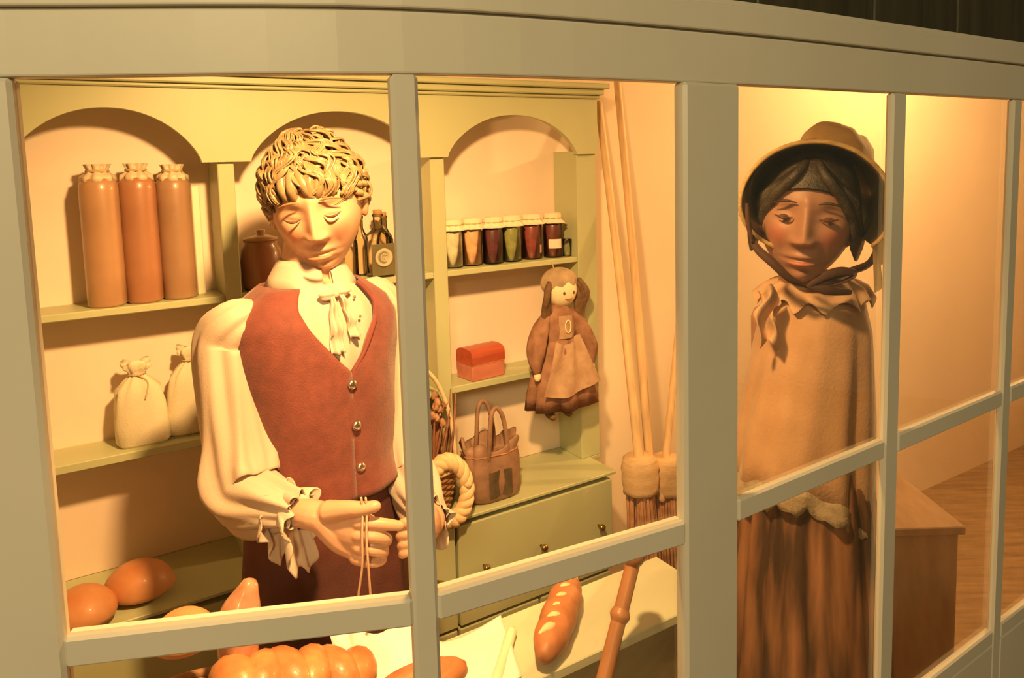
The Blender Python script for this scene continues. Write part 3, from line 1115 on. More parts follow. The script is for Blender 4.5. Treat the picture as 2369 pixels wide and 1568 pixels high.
BOARD = mk('bread_board', box(-1.36, -1.050, -.690, -.535, TZ, TZ + .055, CABM, .004), M_CANE, None, False)
tag(BOARD, 'thick wooden bread board under the linen cloth', 'board')
CL = mk('linen_cloth', grid(cloth_fn, 40, 24), M_CLOTH, None)
solid(CL, .003)
tag(CL, 'white linen cloth spread on the display table behind the mullion', 'cloth')
pa, pc = on_z(1148, 1575, TZ + .011), on_z(1183, 1462, TZ + .011)
CN = root('wax_candle', pa - Vector((0, 0, .011)), 0, 'cream wax candle lying between linen cloth and baguette', 'candle')
mk('wax', tube([pa, pa.lerp(pc, .5), pc], [.0105, .0105, .0102], 16, 8), M_CANDLE, CN)
mk('wick', tube([pc, pc + (pc - pa).normalized() * .016], .0014, 6), M_BLACK, CN)
# plaited loaf in front, brown loaf beside


def plait(p0, p1, R, name, label, n=7, m=None):
    o = root(name, (p0 + p1) / 2 - Vector((0, 0, R)), 0, label, 'bread')
    dv = p1 - p0
    d = dv.normalized()
    sd = d.cross(Vector((0, 0, 1))).normalized()
    for k in range(n):
        t = (k + .5) / n
        env = .55 + .45 * sin(pi * t)
        c = p0 + dv * t
        sg = 1 if k % 2 == 0 else -1
        a = c - sd * (R * 1.1 * env * sg) - d * (R * .35) - Vector((0, 0, R * .35))
        b = c + sd * (R * 1.1 * env * sg) + d * (R * .35) - Vector((0, 0, R * .35))
        mdp = c + Vector((0, 0, R * .42 * env))
        mk('strand', tube([a, (a + mdp) / 2 + Vector((0, 0, R * .28)), mdp, (b + mdp) / 2 + Vector((0, 0, R * .28)), b], [R * .40, R * .60, R * .68, R * .60, R * .40], 14, 18), m or M_LOAF, o)
    return o


plait(on_d(520, 1602, -.640), on_d(850, 1572, -.640), .050, 'plaited_loaf', 'orange plaited loaf in front, under the left pane', 6)
c = on_d(962, 1600, -.668)
c.z = .850
o = root('brown_loaf', c, YAW, 'brown ridged loaf on the linen cloth behind the mullion', 'bread')
mk('crust', ellipsoid(c, (.095, .036, .033), Matrix.Rotation(YAW, 4, 'Z'), 40, 24, lambda p: .035 * sin(26 * p.z)), M_BROWNLOAF, o)
# basket of rolls behind the left pane
PB2 = cab(-1.275, -.612, TZ)
PB2 = on_d(430, 1560, -.610)
PB2.z = TZ + .055
weave_basket('bread_basket', PB2, YAW, .060, .080, .070, 'low brown bread basket at the lower left of the window', M_WICKER, squash=.8, stakes=20)
b1 = on_d(424, 1440, -.600)
bun(b1 - Vector((0, 0, .042)), .046, .040, .062, 'small pinkish bun on top of the bread basket', None, 'bread_roll', .4, 'bread', 'rolls in the bread basket')
b2 = PB2 + AX * .02 + Vector((0, 0, .02))
bun(b2 + AX * .015 - AN * .02, .05, .042, .06, 'orange roll low in the bread basket under the pinkish bun', None, 'bread_roll', .1, 'bread', 'rolls in the bread basket')
g0, g1 = on_d(548, 1450, -.590), on_d(575, 1362, -.590)
GR = root('glazed_roll', Vector((g0.x, g0.y, .856)), 0, 'upright glossy bread roll standing right of the pinkish bun', 'bread')
M_GLAZE = mat('glazed_crust', (.46, .17, .09), .25, .2, 30, .2, 60, col2=(.62, .34, .22), coat=.6)
mk('crust', tube([Vector((g0.x, g0.y, .880)), g0 - Vector((0, 0, .03)), g0, g0.lerp(g1, .5), g1], [.024, .028, .029, .027, .016], 20, 16, lambda a, t: .10 * sin(4 * a + 3 * t)), M_GLAZE, GR)
# cane
p1 = at(1466, 1296, 1.300)
p2 = at(1398, 1568, 1.215)
e = p2 + (p2 - p1) * ((p2.z - .012) / (p1.z - p2.z))
CA = root('walking_cane', (e.x, e.y, 0), 0, 'reddish wooden cane leaning before the display table', 'cane')
mk('shaft', tube([p1, p1.lerp(e, .25), p1.lerp(e, .5), e], [.0135, .0145, .0150, .011], 14, 24), M_CANE, CA)
mk('collar', tube([p1.lerp(e, .075), p1.lerp(e, .085), p1.lerp(e, .095)], [.014, .0185, .014], 16, 6), M_CANE, CA)
mk('knob', ellipsoid(p1 + Vector((0, 0, .012)), (.022, .022, .024), None, 20, 14), M_CANE, CA)

# wooden chest on the floor behind the bonneted figure
o = root('wooden_chest', (1.06, 2.2, 0), 0, 'plain brown wooden chest on the floor behind the bonneted figure', 'chest')
M_PL = mat('chest_wood', (.40, .26, .16), .6, .15, 6, .1, 30, stretch=(5, 1, 1))
mk('body', box(.80, 1.275, 2.02, 2.40, 0, .605, None, .003), M_PL, o, False)
mk('lid', box(.79, 1.287, 2.005, 2.41, .605, .63, None, .003), M_PL, o, False)

# ================================================================== PEOPLE


def head_mesh(c, R, sc, female=False, closed_eyes=True):
    """face looks along -Y of R"""
    nu, nv = 120, 110
    V, F = [], []

    def g(x, s):
        return exp(-(x / s) ** 2)
    for j in range(nv + 1):
        th = pi * (j + .3) / (nv + .6)
        for i in range(nu):
            a = 2 * pi * i / nu
            ux, uy, uz = sin(th) * sin(a), -sin(th) * cos(a), cos(th)
            rx = .074
            ryf, ryb = .090, .100
            rz = .112
            x = ux * rx
            y = uy * (ryf if uy < 0 else ryb)
            z = uz * rz
            if z < 0:
                t = -z / rz
                k = 1 - (.34 if not female else .30) * t ** 1.6
                x *= k + .10 * (1 - t) * t
                if y > 0:
                    y *= 1 - .62 * t ** 1.1
                else:
                    y *= 1 - .02 * t
            front = max(0.0, min(1.0, (-uy + .12) / .5))
            if z > .0:
                y *= 1 - .04 * front * (z / rz)
            dy = 0.0
            # flatten the face a bit
            dy += .007 * g(x, .05) * g(z + .03, .08)
            dy += -.0045 * g(z - .028, .012) * g(abs(x) - .022, .026) * (1 if not female else .4)      # brow
            dy += .0135 * g(abs(x) - .032, .0155) * g(z - .008, .0135)                                   # socket
            dy -= .0095 * g(abs(x) - .032, .0115) * g(z - .006, .0085)                                   # eyeball and lid
            dy += .0035 * g(abs(x) - .032, .014) * g(z + .001, .0022)                                    # lid crease
            zz = max(0, min(1, (.024 - z) / .058))
            ridge = (.006 + .022 * zz ** 1.15) * (1 / (1 + exp((-.0365 - z) / .0018)) ) if z < .03 else .006 * g(z - .03, .012)
            ridge = ridge if z > -.06 else 0
            dy -= ridge * g(x, .0085 + .004 * zz) * (.92 if female else 1.12)
            dy -= .010 * g(abs(x) - .0125, .0065) * g(z + .0325, .0065)                                  # nostril wings
            dy -= .0055 * g(abs(x) - .042, .020) * g(z + .022, .022)                                     # cheek
            dy += .003 * g(abs(x) - .030, .006) * g(z + .052, .016)                                      # smile fold
            dy -= .0075 * g(x, .021) * g(z + .0575, .0052)                                               # upper lip
            dy -= .0085 * g(x, .018) * g(z + .0700, .0062)                                               # lower lip
            dy += .0055 * g(x, .023) * g(z + .0635, .0022)                                               # mouth slit
            dy += .004 * g(x, .024) * g(z + .081, .006)
            dy -= .0095 * g(x, .020) * g(z + .098, .013)                                                 # chin
            y += dy * front
            p = Vector((x, y, z)) * sc
            V.append(c + R @ p)
    for j in range(nv):
        for i in range(nu):
            q = (i + 1) % nu
            F.append([j * nu + i, (j + 1) * nu + i, (j + 1) * nu + q, j * nu + q])
    F.append(list(range(nu)))
    F.append([nv * nu + i for i in range(nu)][::-1])
    return V, F


def chain(pts, rad, n=10, seg=16):
    return tube(pts, rad, n, seg)


# ------------------------------------------------------------------ man
MY = radians(45)
MB_ = Vector((-.414, 1.52, 0))
MAN = root('person', MB_, MY, 'blond curly-haired figure in maroon vest and white shirt holding twine', 'person', 'shop figures')
MM = PM[MAN.name]
ml = lambda x, y, z: MM @ Vector((x, y, z))
RM = MM.to_3x3()
HC = ml(0.008, -.026, 1.622)
RH = Matrix.Rotation(radians(9), 3, 'Z') @ Matrix.Rotation(radians(10), 3, 'X') @ Matrix.Rotation(radians(-7), 3, 'Y')
HS = 1.19
TOR = [(.74, .150, .112), (.85, .155, .118), (.95, .150, .113), (1.04, .133, .108), (1.15, .136, .113), (1.25, .145, .118), (1.33, .155, .114), (1.39, .160, .102), (1.425, .142, .088), (1.455, .098, .072), (1.475, .066, .060)]


def tor(z):
    for (z0, a0, b0), (z1, a1, b1) in zip(TOR, TOR[1:]):
        if z <= z1:
            t = max(0, (z - z0) / (z1 - z0))
            return a0 + (a1 - a0) * t, b0 + (b1 - b0) * t
    return TOR[-1][1:]


def tpt(z, ang, k=1.0, add=0.0):
    """torso surface point; ang 0 = front centre, positive to his left"""
    a, b = tor(z)
    p = 2.35
    c_, s_ = cos(ang), sin(ang)
    q = (abs(c_) ** p + abs(s_) ** p) ** (-1 / p)
    return ml((a * k + add) * s_ * q, -(b * k + add) * c_ * q, z)


shapes = []
shapes.append(head_mesh(HC, RH, HS))
shapes.append(tube([ml(0, .012, 1.40), ml(0, .008, 1.46), ml(0, -.004, 1.53), HC + Vector((0, .0, -.04))], [.062, .058, .056, .058], 24, 12))
shapes.append(loft([[tpt(z, 2 * pi * i / 40, .93) for i in range(40)] for z, a, b in TOR]))
for sg in (-1, 1):
    e = HC + RH @ (Vector((sg * .077, .012, -.004)) * HS)
    shapes.append(ellipsoid(e, (.011, .020, .033), RH.to_4x4(), 16, 12))
    shapes.append(tube([ml(sg * .085, 0, .82), ml(sg * .09, -.005, .48), ml(sg * .09, .01, .09)], [.078, .056, .040], 18, 16))
    shapes.append(tube([ml(sg * .09, .02, .045), ml(sg * .10, -.06, .04), ml(sg * .105, -.15, .032)], [.042, .040, .030], 14, 8))
# his right arm (left in the picture)
SH = ml(-.150, 0, 1.385)
EL = at(548, 1150, 1.375)
WR = at(712, 1188, 1.262)
KN = at(838, 1218, 1.232)
shapes.append(tube([SH, SH.lerp(EL, .5), EL], [.034, .034, .032], 16, 12))
shapes.append(tube([EL, EL.lerp(WR, .5), WR, at(740, 1195, 1.256)], [.032, .030, .027, .0275], 16, 12))


def hp(x, y, D=1.232):
    return at(x, y, D)


# palm
shapes.append(tube([at(735, 1193, 1.256), at(775, 1208, 1.25), at(812, 1222, 1.243), at(842, 1230, 1.238)], [.0285, .034, .040, .037], 20, 12, flat=.62))
shapes.append(tube([at(745, 1200, 1.252), at(790, 1245, 1.25), at(835, 1272, 1.245)], [.025, .026, .020], 14, 8))
# thumb, straight and up
shapes.append(tube([at(760, 1184, 1.243), at(805, 1178, 1.226), at(842, 1176, 1.219), at(868, 1171, 1.217)], [.021, .0155, .0125, .0105], 12, 14))
# index straight, others curled
shapes.append(tube([at(826, 1207, 1.228), at(862, 1210, 1.222), at(895, 1213, 1.225), at(924, 1216, 1.232)], [.0135, .0115, .0105, .0090], 12, 14))
shapes.append(tube([at(826, 1236, 1.226), at(866, 1240, 1.219), at(893, 1246, 1.230), at(890, 1252, 1.255), at(862, 1252, 1.268)], [.0132, .0115, .0108, .0098, .0085], 12, 16))
shapes.append(tube([at(828, 1264, 1.228), at(862, 1271, 1.221), at(886, 1275, 1.233), at(882, 1279, 1.256), at(856, 1277, 1.268)], [.0128, .0110, .0104, .0095, .0082], 12, 16))
shapes.append(tube([at(822, 1290, 1.234), at(852, 1300, 1.226), at(878, 1298, 1.233), at(884, 1292, 1.250), at(862, 1294, 1.262)], [.0118, .0100, .0092, .0085, .0075], 12, 16))
# his left arm
SH2 = ml(.150, 0, 1.385)
EL2 = at(948, 1105, 1.60)
WR2 = at(1000, 1205, 1.385)
shapes.append(tube([SH2, SH2.lerp(EL2, .5), EL2], [.034, .034, .032], 16, 12))
shapes.append(tube([EL2, EL2.lerp(WR2, .5), WR2], [.040, .036, .027], 16, 12))
shapes.append(tube([WR2, at(990, 1212, 1.345), at(978, 1218, 1.315)], [.0275, .036, .034], 16, 8, flat=.65))
for k, yy in enumerate((1204, 1228, 1250, 1270)):
    shapes.append(tube([at(982, yy, 1.318), at(958, yy + 1, 1.292), at(938, yy + 6, 1.285), at(922 + 3 * k, yy + 12, 1.290)], [.0125, .0110, .0102, .0088], 12, 12))
shapes.append(tube([at(995, 1195, 1.345), at(972, 1180, 1.318), at(950, 1176, 1.300)], [.017, .0135, .0105], 12, 10))
MI = MM.inverted()
hloc = lambda x, y, z: MI @ (HC + RH @ (Vector((x, y, z)) * HS))
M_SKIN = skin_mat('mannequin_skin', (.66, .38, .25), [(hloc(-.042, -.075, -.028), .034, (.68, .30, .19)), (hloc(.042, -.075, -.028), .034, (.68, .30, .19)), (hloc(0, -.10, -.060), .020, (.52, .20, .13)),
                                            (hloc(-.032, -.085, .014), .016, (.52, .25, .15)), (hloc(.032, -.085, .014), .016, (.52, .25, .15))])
BODY = fuse('body', join(*shapes), .0028, M_SKIN, MAN, 1)


def face_pt(x, z, y, hc, R, sc):
    return hc + R @ (Vector((x, y, z)) * sc)


def person_face(par, hc, R, sc, brow_m, lip_m, eye_m, female=False):
    for sg in (-1, 1):
        # lash line, brow
        pts = [face_pt(sg * (.032 + t * .013), (.0035 if not female else .006) - .0035 * (1 - t * t) * (1 if not female else .3) + (.0012 * t), -.0836 - .0068 * (1 - t * t), hc, R, sc) for t in (-1, -.5, 0, .5, 1)]
        mk('eyelash', tube(pts, [.0009, .0021, .0027, .0021, .0009], 6, 12), eye_m, par)
        pts = [face_pt(sg * (.034 + t * .018), .0265 + .004 * (1 - t * t) - .002 * t, -.0885 + .008 * max(0, t) ** 2, hc, R, sc) for t in (-1, -.5, 0, .5, 1)]
        mk('eyebrow', tube(pts, [.0010, .0022, .0024, .0020, .0008], 6, 12), brow_m, par)
        if female:
            mk('eye', ellipsoid(face_pt(sg * .032, .0055, -.0830, hc, R, sc), (.0085, .0040, .0050), R.to_4x4(), 16, 10), eye_m, par)


M_BROW = mat('brow_brown', (.32, .15, .06), .7, .2, 40)
M_LASH = mat('lash_dark', (.10, .035, .02), .6, .2, 40)
person_face(MAN, HC, RH, HS, M_BROW, None, M_LASH)
mk('lips', tube([face_pt(x, -.0632 + 1.5 * x * x - .0012, -.0965 + 16 * x * x, HC, RH, HS) for x in (-.019, -.010, 0, .010, .019)], [.0012, .0030, .0036, .0030, .0012], 8, 14), mat('lip_red', (.62, .22, .13), .5, .1, 40), MAN)

# hair: a cap plus many curls
hair = []
cap_c = HC + RH @ Vector((0, .014, .034))


def scalp(th, a, k=1.0):
    """th from crown, a: 0 = front"""
    v = Vector((.094 * sin(th) * sin(a), -.108 * sin(th) * cos(a), .108 * cos(th))) * k
    return cap_c + RH @ v


rings = []
for j in range(15):
    th = .03 + j / 14.0
    ring = []
    for i in range(56):
        a = 2 * pi * i / 56
        lim = 1.25 + .75 * (1 - cos(a)) / 2
        t = (j / 14.0) * lim + .02
        ring.append(scalp(t, a, 1.0 + .03 * sin(9 * a + 5 * t) + .05 * nz3((cos(a) * 3, sin(a) * 3, t * 3), 1.1)))
    rings.append(ring)
capv = loft(rings, False)
hair.append(capv)
rnd = random.Random(5)
for k in range(270):
    a = rnd.uniform(-pi, pi)
    lim = 1.30 + .70 * (1 - cos(a)) / 2
    t = lim * sqrt(rnd.uniform(.0, 1))
    sw = rnd.choice((-1, 1)) * rnd.uniform(.1, .7)
    L = rnd.uniform(.55, 1.0)
    ph = rnd.uniform(0, 6.28)
    lift = rnd.uniform(.03, .17)
    cyc = rnd.uniform(.9, 1.6)
    r0 = rnd.uniform(.0016, .0026)
    for w in range(8):
        ox, oy = rnd.uniform(-.075, .075), rnd.uniform(-.055, .055)
        dl2 = rnd.uniform(-.03, .03)
        pts = []
        for q in range(11):
            u = q / 10.0
            tt = min(t - .30 + (L + dl2) * u * .8, lim + .12 + .10 * sin(ph))
            fl = 1 - .45 * u
            wv = .085 * sin(cyc * 2 * pi * u + ph)
            aa = a + (sw * u + wv + ox * fl) / max(.35, sin(min(max(tt, .3), 2.4)))
            pts.append(scalp(max(.02, tt + oy * fl * .6), aa, 1.03 + lift * sin(pi * min(1, u * 1.02)) + .03 * sin(cyc * 2 * pi * u + ph + 1.4) + oy * .25))
        hair.append(tube(pts, [r0 * .6] + [r0] * 7 + [r0 * .85, r0 * .6, r0 * .25], 5, 17))
# ringlets by the temples and a fringe
for (th, a, ln) in ((1.45, -1.15, .055), (1.5, -1.35, .07), (1.55, -1.6, .08), (1.5, 1.15, .045), (1.5, 1.4, .06), (1.55, 1.65, .07), (1.6, -1.9, .09), (1.6, 1.95, .08), (1.7, 2.4, .09), (1.7, -2.4, .09), (1.8, 3.0, .09)):
    b0 = scalp(th - .15, a, 1.06)
    pts = []
    for q in range(17):
        u = q / 16.0
        ph = u * 2.4 * 2 * pi
        rr = .009 * (1 - .4 * u)
        pts.append(b0 + RH @ Vector((rr * cos(ph), rr * sin(ph), -ln * u)))
    hair.append(tube(pts, [.007] * 14 + [.006, .004, .002], 8))
for a in (-.52, -.30, -.12, .10, .28, .5):
    b0 = scalp(1.12, a, 1.08)
    sw = rnd.uniform(-.012, .012)
    hair.append(tube([b0, scalp(1.32, a + sw * 8, 1.10), scalp(1.47, a + sw * 14, 1.06), scalp(1.56, a + sw * 22, 1.03)], [.010, .011, .008, .002], 8, 10))
mk('hair', join(*hair), M_HAIR, MAN)

# shirt front (inside the vest), with soft folds


def shirt_pt(z, ang):
    fold = .004 * sin(15 * ang + 6 * z) * exp(-(ang / .5) ** 2)
    return tpt(z, ang, 1.0, .004 + fold)


zs = [1.02 + (1.468 - 1.02) * j / 30 for j in range(31)]
mk('shirt', loft([[shirt_pt(z, -pi + 2 * pi * i / 88) for i in range(88)] for z in zs], False), M_SHIRT, MAN)
# vest
VB = 1.300


def v_open(z):
    if z < VB:
        return .012
    t = (z - VB) / (1.462 - VB)
    return .012 + .66 * t ** .80


zsv = [1.035 + (1.462 - 1.035) * j / 44 for j in range(45)]
rows = []
for z in zsv:
    a0 = v_open(z)
    row = []
    for i in range(97):
        ang = a0 + (2 * pi - 2 * a0) * i / 96
        wr = .0018 * sin(5 * ang + 30 * z) + .003 * nz3((cos(ang) * 2, sin(ang) * 2, z * 6), 2)
        flare = .012 * max(0, (1.10 - z) / .065) ** 1.3
        row.append(tpt(z, ang, 1.02, .012 + wr + flare))
    rows.append(row)
VEST = mk('vest', loft(rows, False, False), M_VEST, MAN)
solid(VEST, .005, 1)
# edging of the neckline and placket
for sg in (-1, 1):
    mk('vest_edging', tube([tpt(z, sg * (v_open(z) + .012), 1.02, .0165) for z in zsv if z >= VB - .01], .0032, 8), mat('maroon_edge', (.17, .04, .03), .8, .1, 60), VEST)
mk('placket', grid(lambda u, v: tpt(1.037 + (VB - .012 - 1.037) * v, -.10 + .16 * u, 1.02, .0165 + .0015 * sin(pi * u)), 8, 20), M_VEST, VEST)
solid(VEST.children[-1], .003)
for (z, ba) in ((1.274, -.02), (1.188, .02), (1.098, .07)):
    c = tpt(z, ba, 1.02, .022)
    Mb2 = Matrix.Translation(c) @ Matrix.Rotation(MY, 4, 'Z') @ Matrix.Rotation(pi / 2, 4, 'X')
    mk('button', lathe([(.009, -.003), (.0105, 0), (.0095, .004), (.005, .0065), (.001, .007)], 18, Mb2), M_BUTTON, VEST)
# collar: band and two falling points, and a soft jabot
SHIRT = [c for c in MAN.children if c.name.startswith('shirt')][0]
rings = []
for j, (z, k) in enumerate(((1.452, 1.42), (1.470, 1.22), (1.492, 1.10), (1.512, 1.06), (1.516, 1.10), (1.505, 1.20), (1.482, 1.42), (1.462, 1.62))):
    ring = []
    for i in range(65):
        ang = .16 + (2 * pi - .32) * i / 64
        fr = 1 - .5 * exp(-((ang - pi) / 1.2) ** 2) * 0
        dz = -.020 * exp(-((min(ang, 2 * pi - ang)) / .55) ** 2) * (1 if j < 6 else 1.9) - (.030 * exp(-((min(ang, 2 * pi - ang) - .35) / .30) ** 2) if j >= 6 else 0)
        ring.append(ml(.058 * k * sin(ang) * (1 + .015 * sin(7 * ang)), .004 - (.056 * k) * cos(ang), z + dz))
    rings.append(ring)
mk('collar', loft(rings, False, False), M_SHIRT, SHIRT)
solid(SHIRT.children[-1], .003)
for sg, ln in ((-1, .11), (1, .085)):
    mk('jabot_ruffle', grid(lambda u, v: tpt(1.448 - ln * v, sg * (.05 + .16 * u * (.35 + .65 * v)), 1.0, .014 + .007 * sin(9 * u + 3 * v) + .004 * sin(14 * v)), 14, 18), M_SHIRT, SHIRT)
    solid(SHIRT.children[-1], .002)
mk('neck_bow', join(ellipsoid(tpt(1.450, -.16, 1.0, .018), (.018, .009, .010), RM.to_4x4(), 16, 10, lambda p: .15 * sin(5 * p.z)), ellipsoid(tpt(1.452, .14, 1.0, .018), (.018, .009, .010), RM.to_4x4(), 16, 10, lambda p: .15 * sin(5 * p.z + 1)), ellipsoid(tpt(1.450, -.01, 1.0, .020), (.007, .007, .008), None, 12, 8)), M_SHIRT, SHIRT)
for (z, a) in ((1.438, .30), (1.40, .24), (1.375, -.16)):
    mk('shirt_spot', ellipsoid(tpt(z, a, 1.0, .016), (.0035, .002, .0035), RM.to_4x4(), 10, 8), mat('small_brown_bead', (.45, .2, .12), .5), SHIRT)


def sleeve(pts, rad, parent, seed, seg=46, fold=.10, n=72):
    """puffed sleeve with long folds running down"""
    P, R_ = resample(pts, rad, seg)
    fr = frames(P)
    V, F = [], []
    for k in range(seg + 1):
        t, a, b = fr[k]
        u = k / seg
        amp = fold * (.25 + 1.2 * u) * (1 - .3 * u)
        for i in range(n):
            an = 2 * pi * i / n
            w = (1 - 2 * abs(sin(3 * an + 1.6 * sin(3 * u + seed) + seed))) * .55 + sin(11 * an - 3 * u + seed * 2) * .32 + .9 * nz3((cos(an) * 1.4, sin(an) * 1.4, u * 3.2), 1.4, seed)
            V.append(P[k] + (a * cos(an) + b * sin(an)) * (R_[k] * (1 + amp * w)))
    for k in range(seg):
        for i in range(n):
            j = (i + 1) % n
            F.append([k * n + i, k * n + j, (k + 1) * n + j, (k + 1) * n + i])
    return V, F


sl = sleeve([ml(-.120, .005, 1.425), ml(-.165, .0, 1.412), at(522, 790, 1.415), at(530, 900, 1.40), at(545, 1010, 1.385), at(558, 1090, 1.37), at(580, 1150, 1.345), at(630, 1165, 1.31), at(676, 1176, 1.28), at(700, 1182, 1.266)],
            [.020, .044, .057, .060, .066, .074, .068, .050, .036, .033], SHIRT, 1.3, fold=.20)
mk('sleeve', sl, M_SHIRT, SHIRT)
sl = sleeve([ml(.120, .005, 1.425), ml(.165, .0, 1.412), at(912, 770, 1.64), at(918, 880, 1.63), at(925, 990, 1.61), at(940, 1090, 1.59), at(962, 1140, 1.53), at(985, 1180, 1.45), at(998, 1200, 1.395)],
            [.020, .042, .050, .052, .056, .062, .056, .042, .034], SHIRT, 4.1, fold=.20)
mk('sleeve', sl, M_SHIRT, SHIRT)


def cuff_frill(c, axis, r0, r1, length, droop, seed, parent):
    axis = axis.normalized()
    s1 = axis.cross(Vector((0, 0, 1))).normalized()
    s2 = s1.cross(axis).normalized()

    def fn(u, v):
        a = 2 * pi * u
        amp = v
        r = r0 + (r1 - r0) * v ** .8 + amp * (.010 * sin(6 * a + seed) + .004 * sin(11 * a + 2 * seed))
        low = max(0, -sin(a))
        p = c + (s1 * cos(a) + s2 * sin(a)) * r + axis * (length * v * (1 - .45 * low) + amp * .006 * sin(11 * a + seed))
        p.z -= droop * v ** 1.3 * (.25 + .75 * low)
        return p
    return grid(fn, 120, 16)


ax_ = (WR - EL.lerp(WR, .55))
CF = mk('cuff_frill', cuff_frill(at(672, 1172, 1.285), ax_, .030, .044, .040, .078, 1.0, SHIRT), M_SHIRT, SHIRT)
solid(CF, .002)
CF = mk('cuff_frill', cuff_frill(at(640, 1170, 1.305), ax_, .034, .050, .020, .050, 2.4, SHIRT), M_SHIRT, SHIRT)
solid(CF, .002)
CF = mk('cuff_frill', cuff_frill(at(985, 1182, 1.44), WR2 - EL2, .030, .044, .04, .04, 3.0, SHIRT), M_SHIRT, SHIRT)
solid(CF, .002)
# trousers and apron front
rows = []
for j in range(25):
    z = 1.06 - (1.06 - .70) * j / 24
    row = []
    for i in range(88):
        ang = 2 * pi * i / 88
        wr = .005 * sin(9 * ang + 4 * z) * (j / 24) + .006 * nz3((cos(ang) * 2, sin(ang) * 2, z * 4), 1.5)
        row.append(tpt(z, ang, 1.03, .006 + wr + .022 * (j / 24)))
    rows.append(row)
for z, k in ((.5, .04), (.25, .05), (.12, .055)):
    rows.append([tpt(.74, 2 * pi * i / 88, 1.03, k + .006 * sin(9 * 2 * pi * i / 88)) * 1.0 + Vector((0, 0, z - .74)) for i in range(88)])
mk('apron_skirt', loft(rows, False), M_TROUSER, MAN)
solid(MAN.children[-1], .004)
# twine held between finger and thumb
TW = root('twine_loop', at(846, 1382, 1.228), 0, 'thin loop of pale twine hanging from the blond figure\'s hand', 'twine')
M_TWP = mat('pale_twine', (.74, .50, .36), .7, .15, 60)
for x0, x1, x2 in ((836, 838, 828), (846, 852, 857)):
    mk('strand', tube([at(x0, 1152, 1.214), at(x0 + 3, 1185, 1.212), at(x0 + 2, 1240, 1.204), at(x1, 1310, 1.205), at(x2, 1390, 1.215), at((x2 + 843) / 2, 1428, 1.22)], .0021, 6, 30), M_TWP, TW)

# ------------------------------------------------------------------ woman
WY = radians(-42)
WB = Vector((.628, 1.56, 0))
WOM = root('person', WB, WY, 'figure in a dark-lined straw bonnet, peach shawl and brown striped skirt', 'person', 'shop figures')
WM = PM[WOM.name]
wl = lambda x, y, z: WM @ Vector((x, y, z))
M_WHAIR = mat('grey_brown_hair', (.030, .021, .013), .5, .3, 40, .5, 220, col2=(.095, .075, .052))
HW = at(1866, 512, 1.475)
HW.z += .015
RW = Matrix.Rotation(radians(-23), 3, 'Z') @ Matrix.Rotation(radians(4), 3, 'X') @ Matrix.Rotation(radians(5), 3, 'Y')
WS = 1.24
TORW = [(.74, .145, .120), (.90, .135, .110), (1.0, .115, .095), (1.10, .095, .085), (1.22, .100, .085), (1.32, .100, .075), (1.37, .085, .062), (1.405, .065, .055), (1.43, .052, .05)]
shapes = [head_mesh(HW, RW, WS, True)]
shapes.append(tube([wl(0, .0, 1.38), wl(0, -.005, 1.43), HW + Vector((.0, .012, -.06))], [.050, .046, .050], 22, 10))
shapes.append(loft([[wl(a * sin(2 * pi * i / 36), -b * cos(2 * pi * i / 36), z) for i in range(36)] for z, a, b in TORW]))
for sg in (-1, 1):
    shapes.append(tube([wl(sg * .085, 0, 1.345), wl(sg * .085, 0, 1.2), wl(sg * .085, -.01, 1.10), wl(sg * .08, -.06, 1.07), wl(sg * .04, -.085, 1.075)], [.026, .025, .024, .022, .020], 14, 20))
    shapes.append(tube([wl(sg * .04, -.085, 1.07), wl(sg * .01, -.09, 1.075)], [.026, .024], 12, 6, flat=.6))
    for k in range(4):
        shapes.append(tube([wl(sg * .01, -.09, 1.095 - .016 * k), wl(-sg * .015, -.092, 1.09 - .016 * k), wl(-sg * .03, -.088, 1.085 - .016 * k)], [.008, .0075, .006], 10, 8))
    shapes.append(tube([wl(sg * .03, -.085, 1.09), wl(sg * .015, -.095, 1.112), wl(sg * .0, -.095, 1.12)], [.0095, .008, .007], 10, 8))
    shapes.append(tube([wl(sg * .075, 0, .80), wl(sg * .08, 0, .45), wl(sg * .08, .01, .08)], [.075, .052, .036], 16, 12))
    shapes.append(tube([wl(sg * .08, .02, .04), wl(sg * .085, -.06, .036), wl(sg * .09, -.13, .03)], [.036, .034, .026], 12, 8))
WI = WM.inverted()
wloc = lambda x, y, z: WI @ (HW + RW @ (Vector((x, y, z)) * WS))
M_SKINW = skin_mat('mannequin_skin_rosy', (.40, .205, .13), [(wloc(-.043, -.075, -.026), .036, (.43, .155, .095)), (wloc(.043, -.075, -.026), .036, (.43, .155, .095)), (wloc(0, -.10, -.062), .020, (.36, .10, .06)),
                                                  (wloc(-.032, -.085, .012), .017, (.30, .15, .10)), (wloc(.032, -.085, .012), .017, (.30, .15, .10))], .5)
fuse('body', join(*shapes), .0028, M_SKINW, WOM, 1)
person_face(WOM, HW, RW, WS, M_WHAIR, None, M_LASH, True)
mk('lips', tube([face_pt(x, -.0632 + 2.5 * x * x - .001, -.0965 + 16 * x * x, HW, RW, WS) for x in (-.018, -.010, 0, .010, .018)], [.0012, .0032, .0040, .0032, .0012], 8, 14), mat('lip_rose', (.50, .15, .10), .5, .1, 40), WOM)
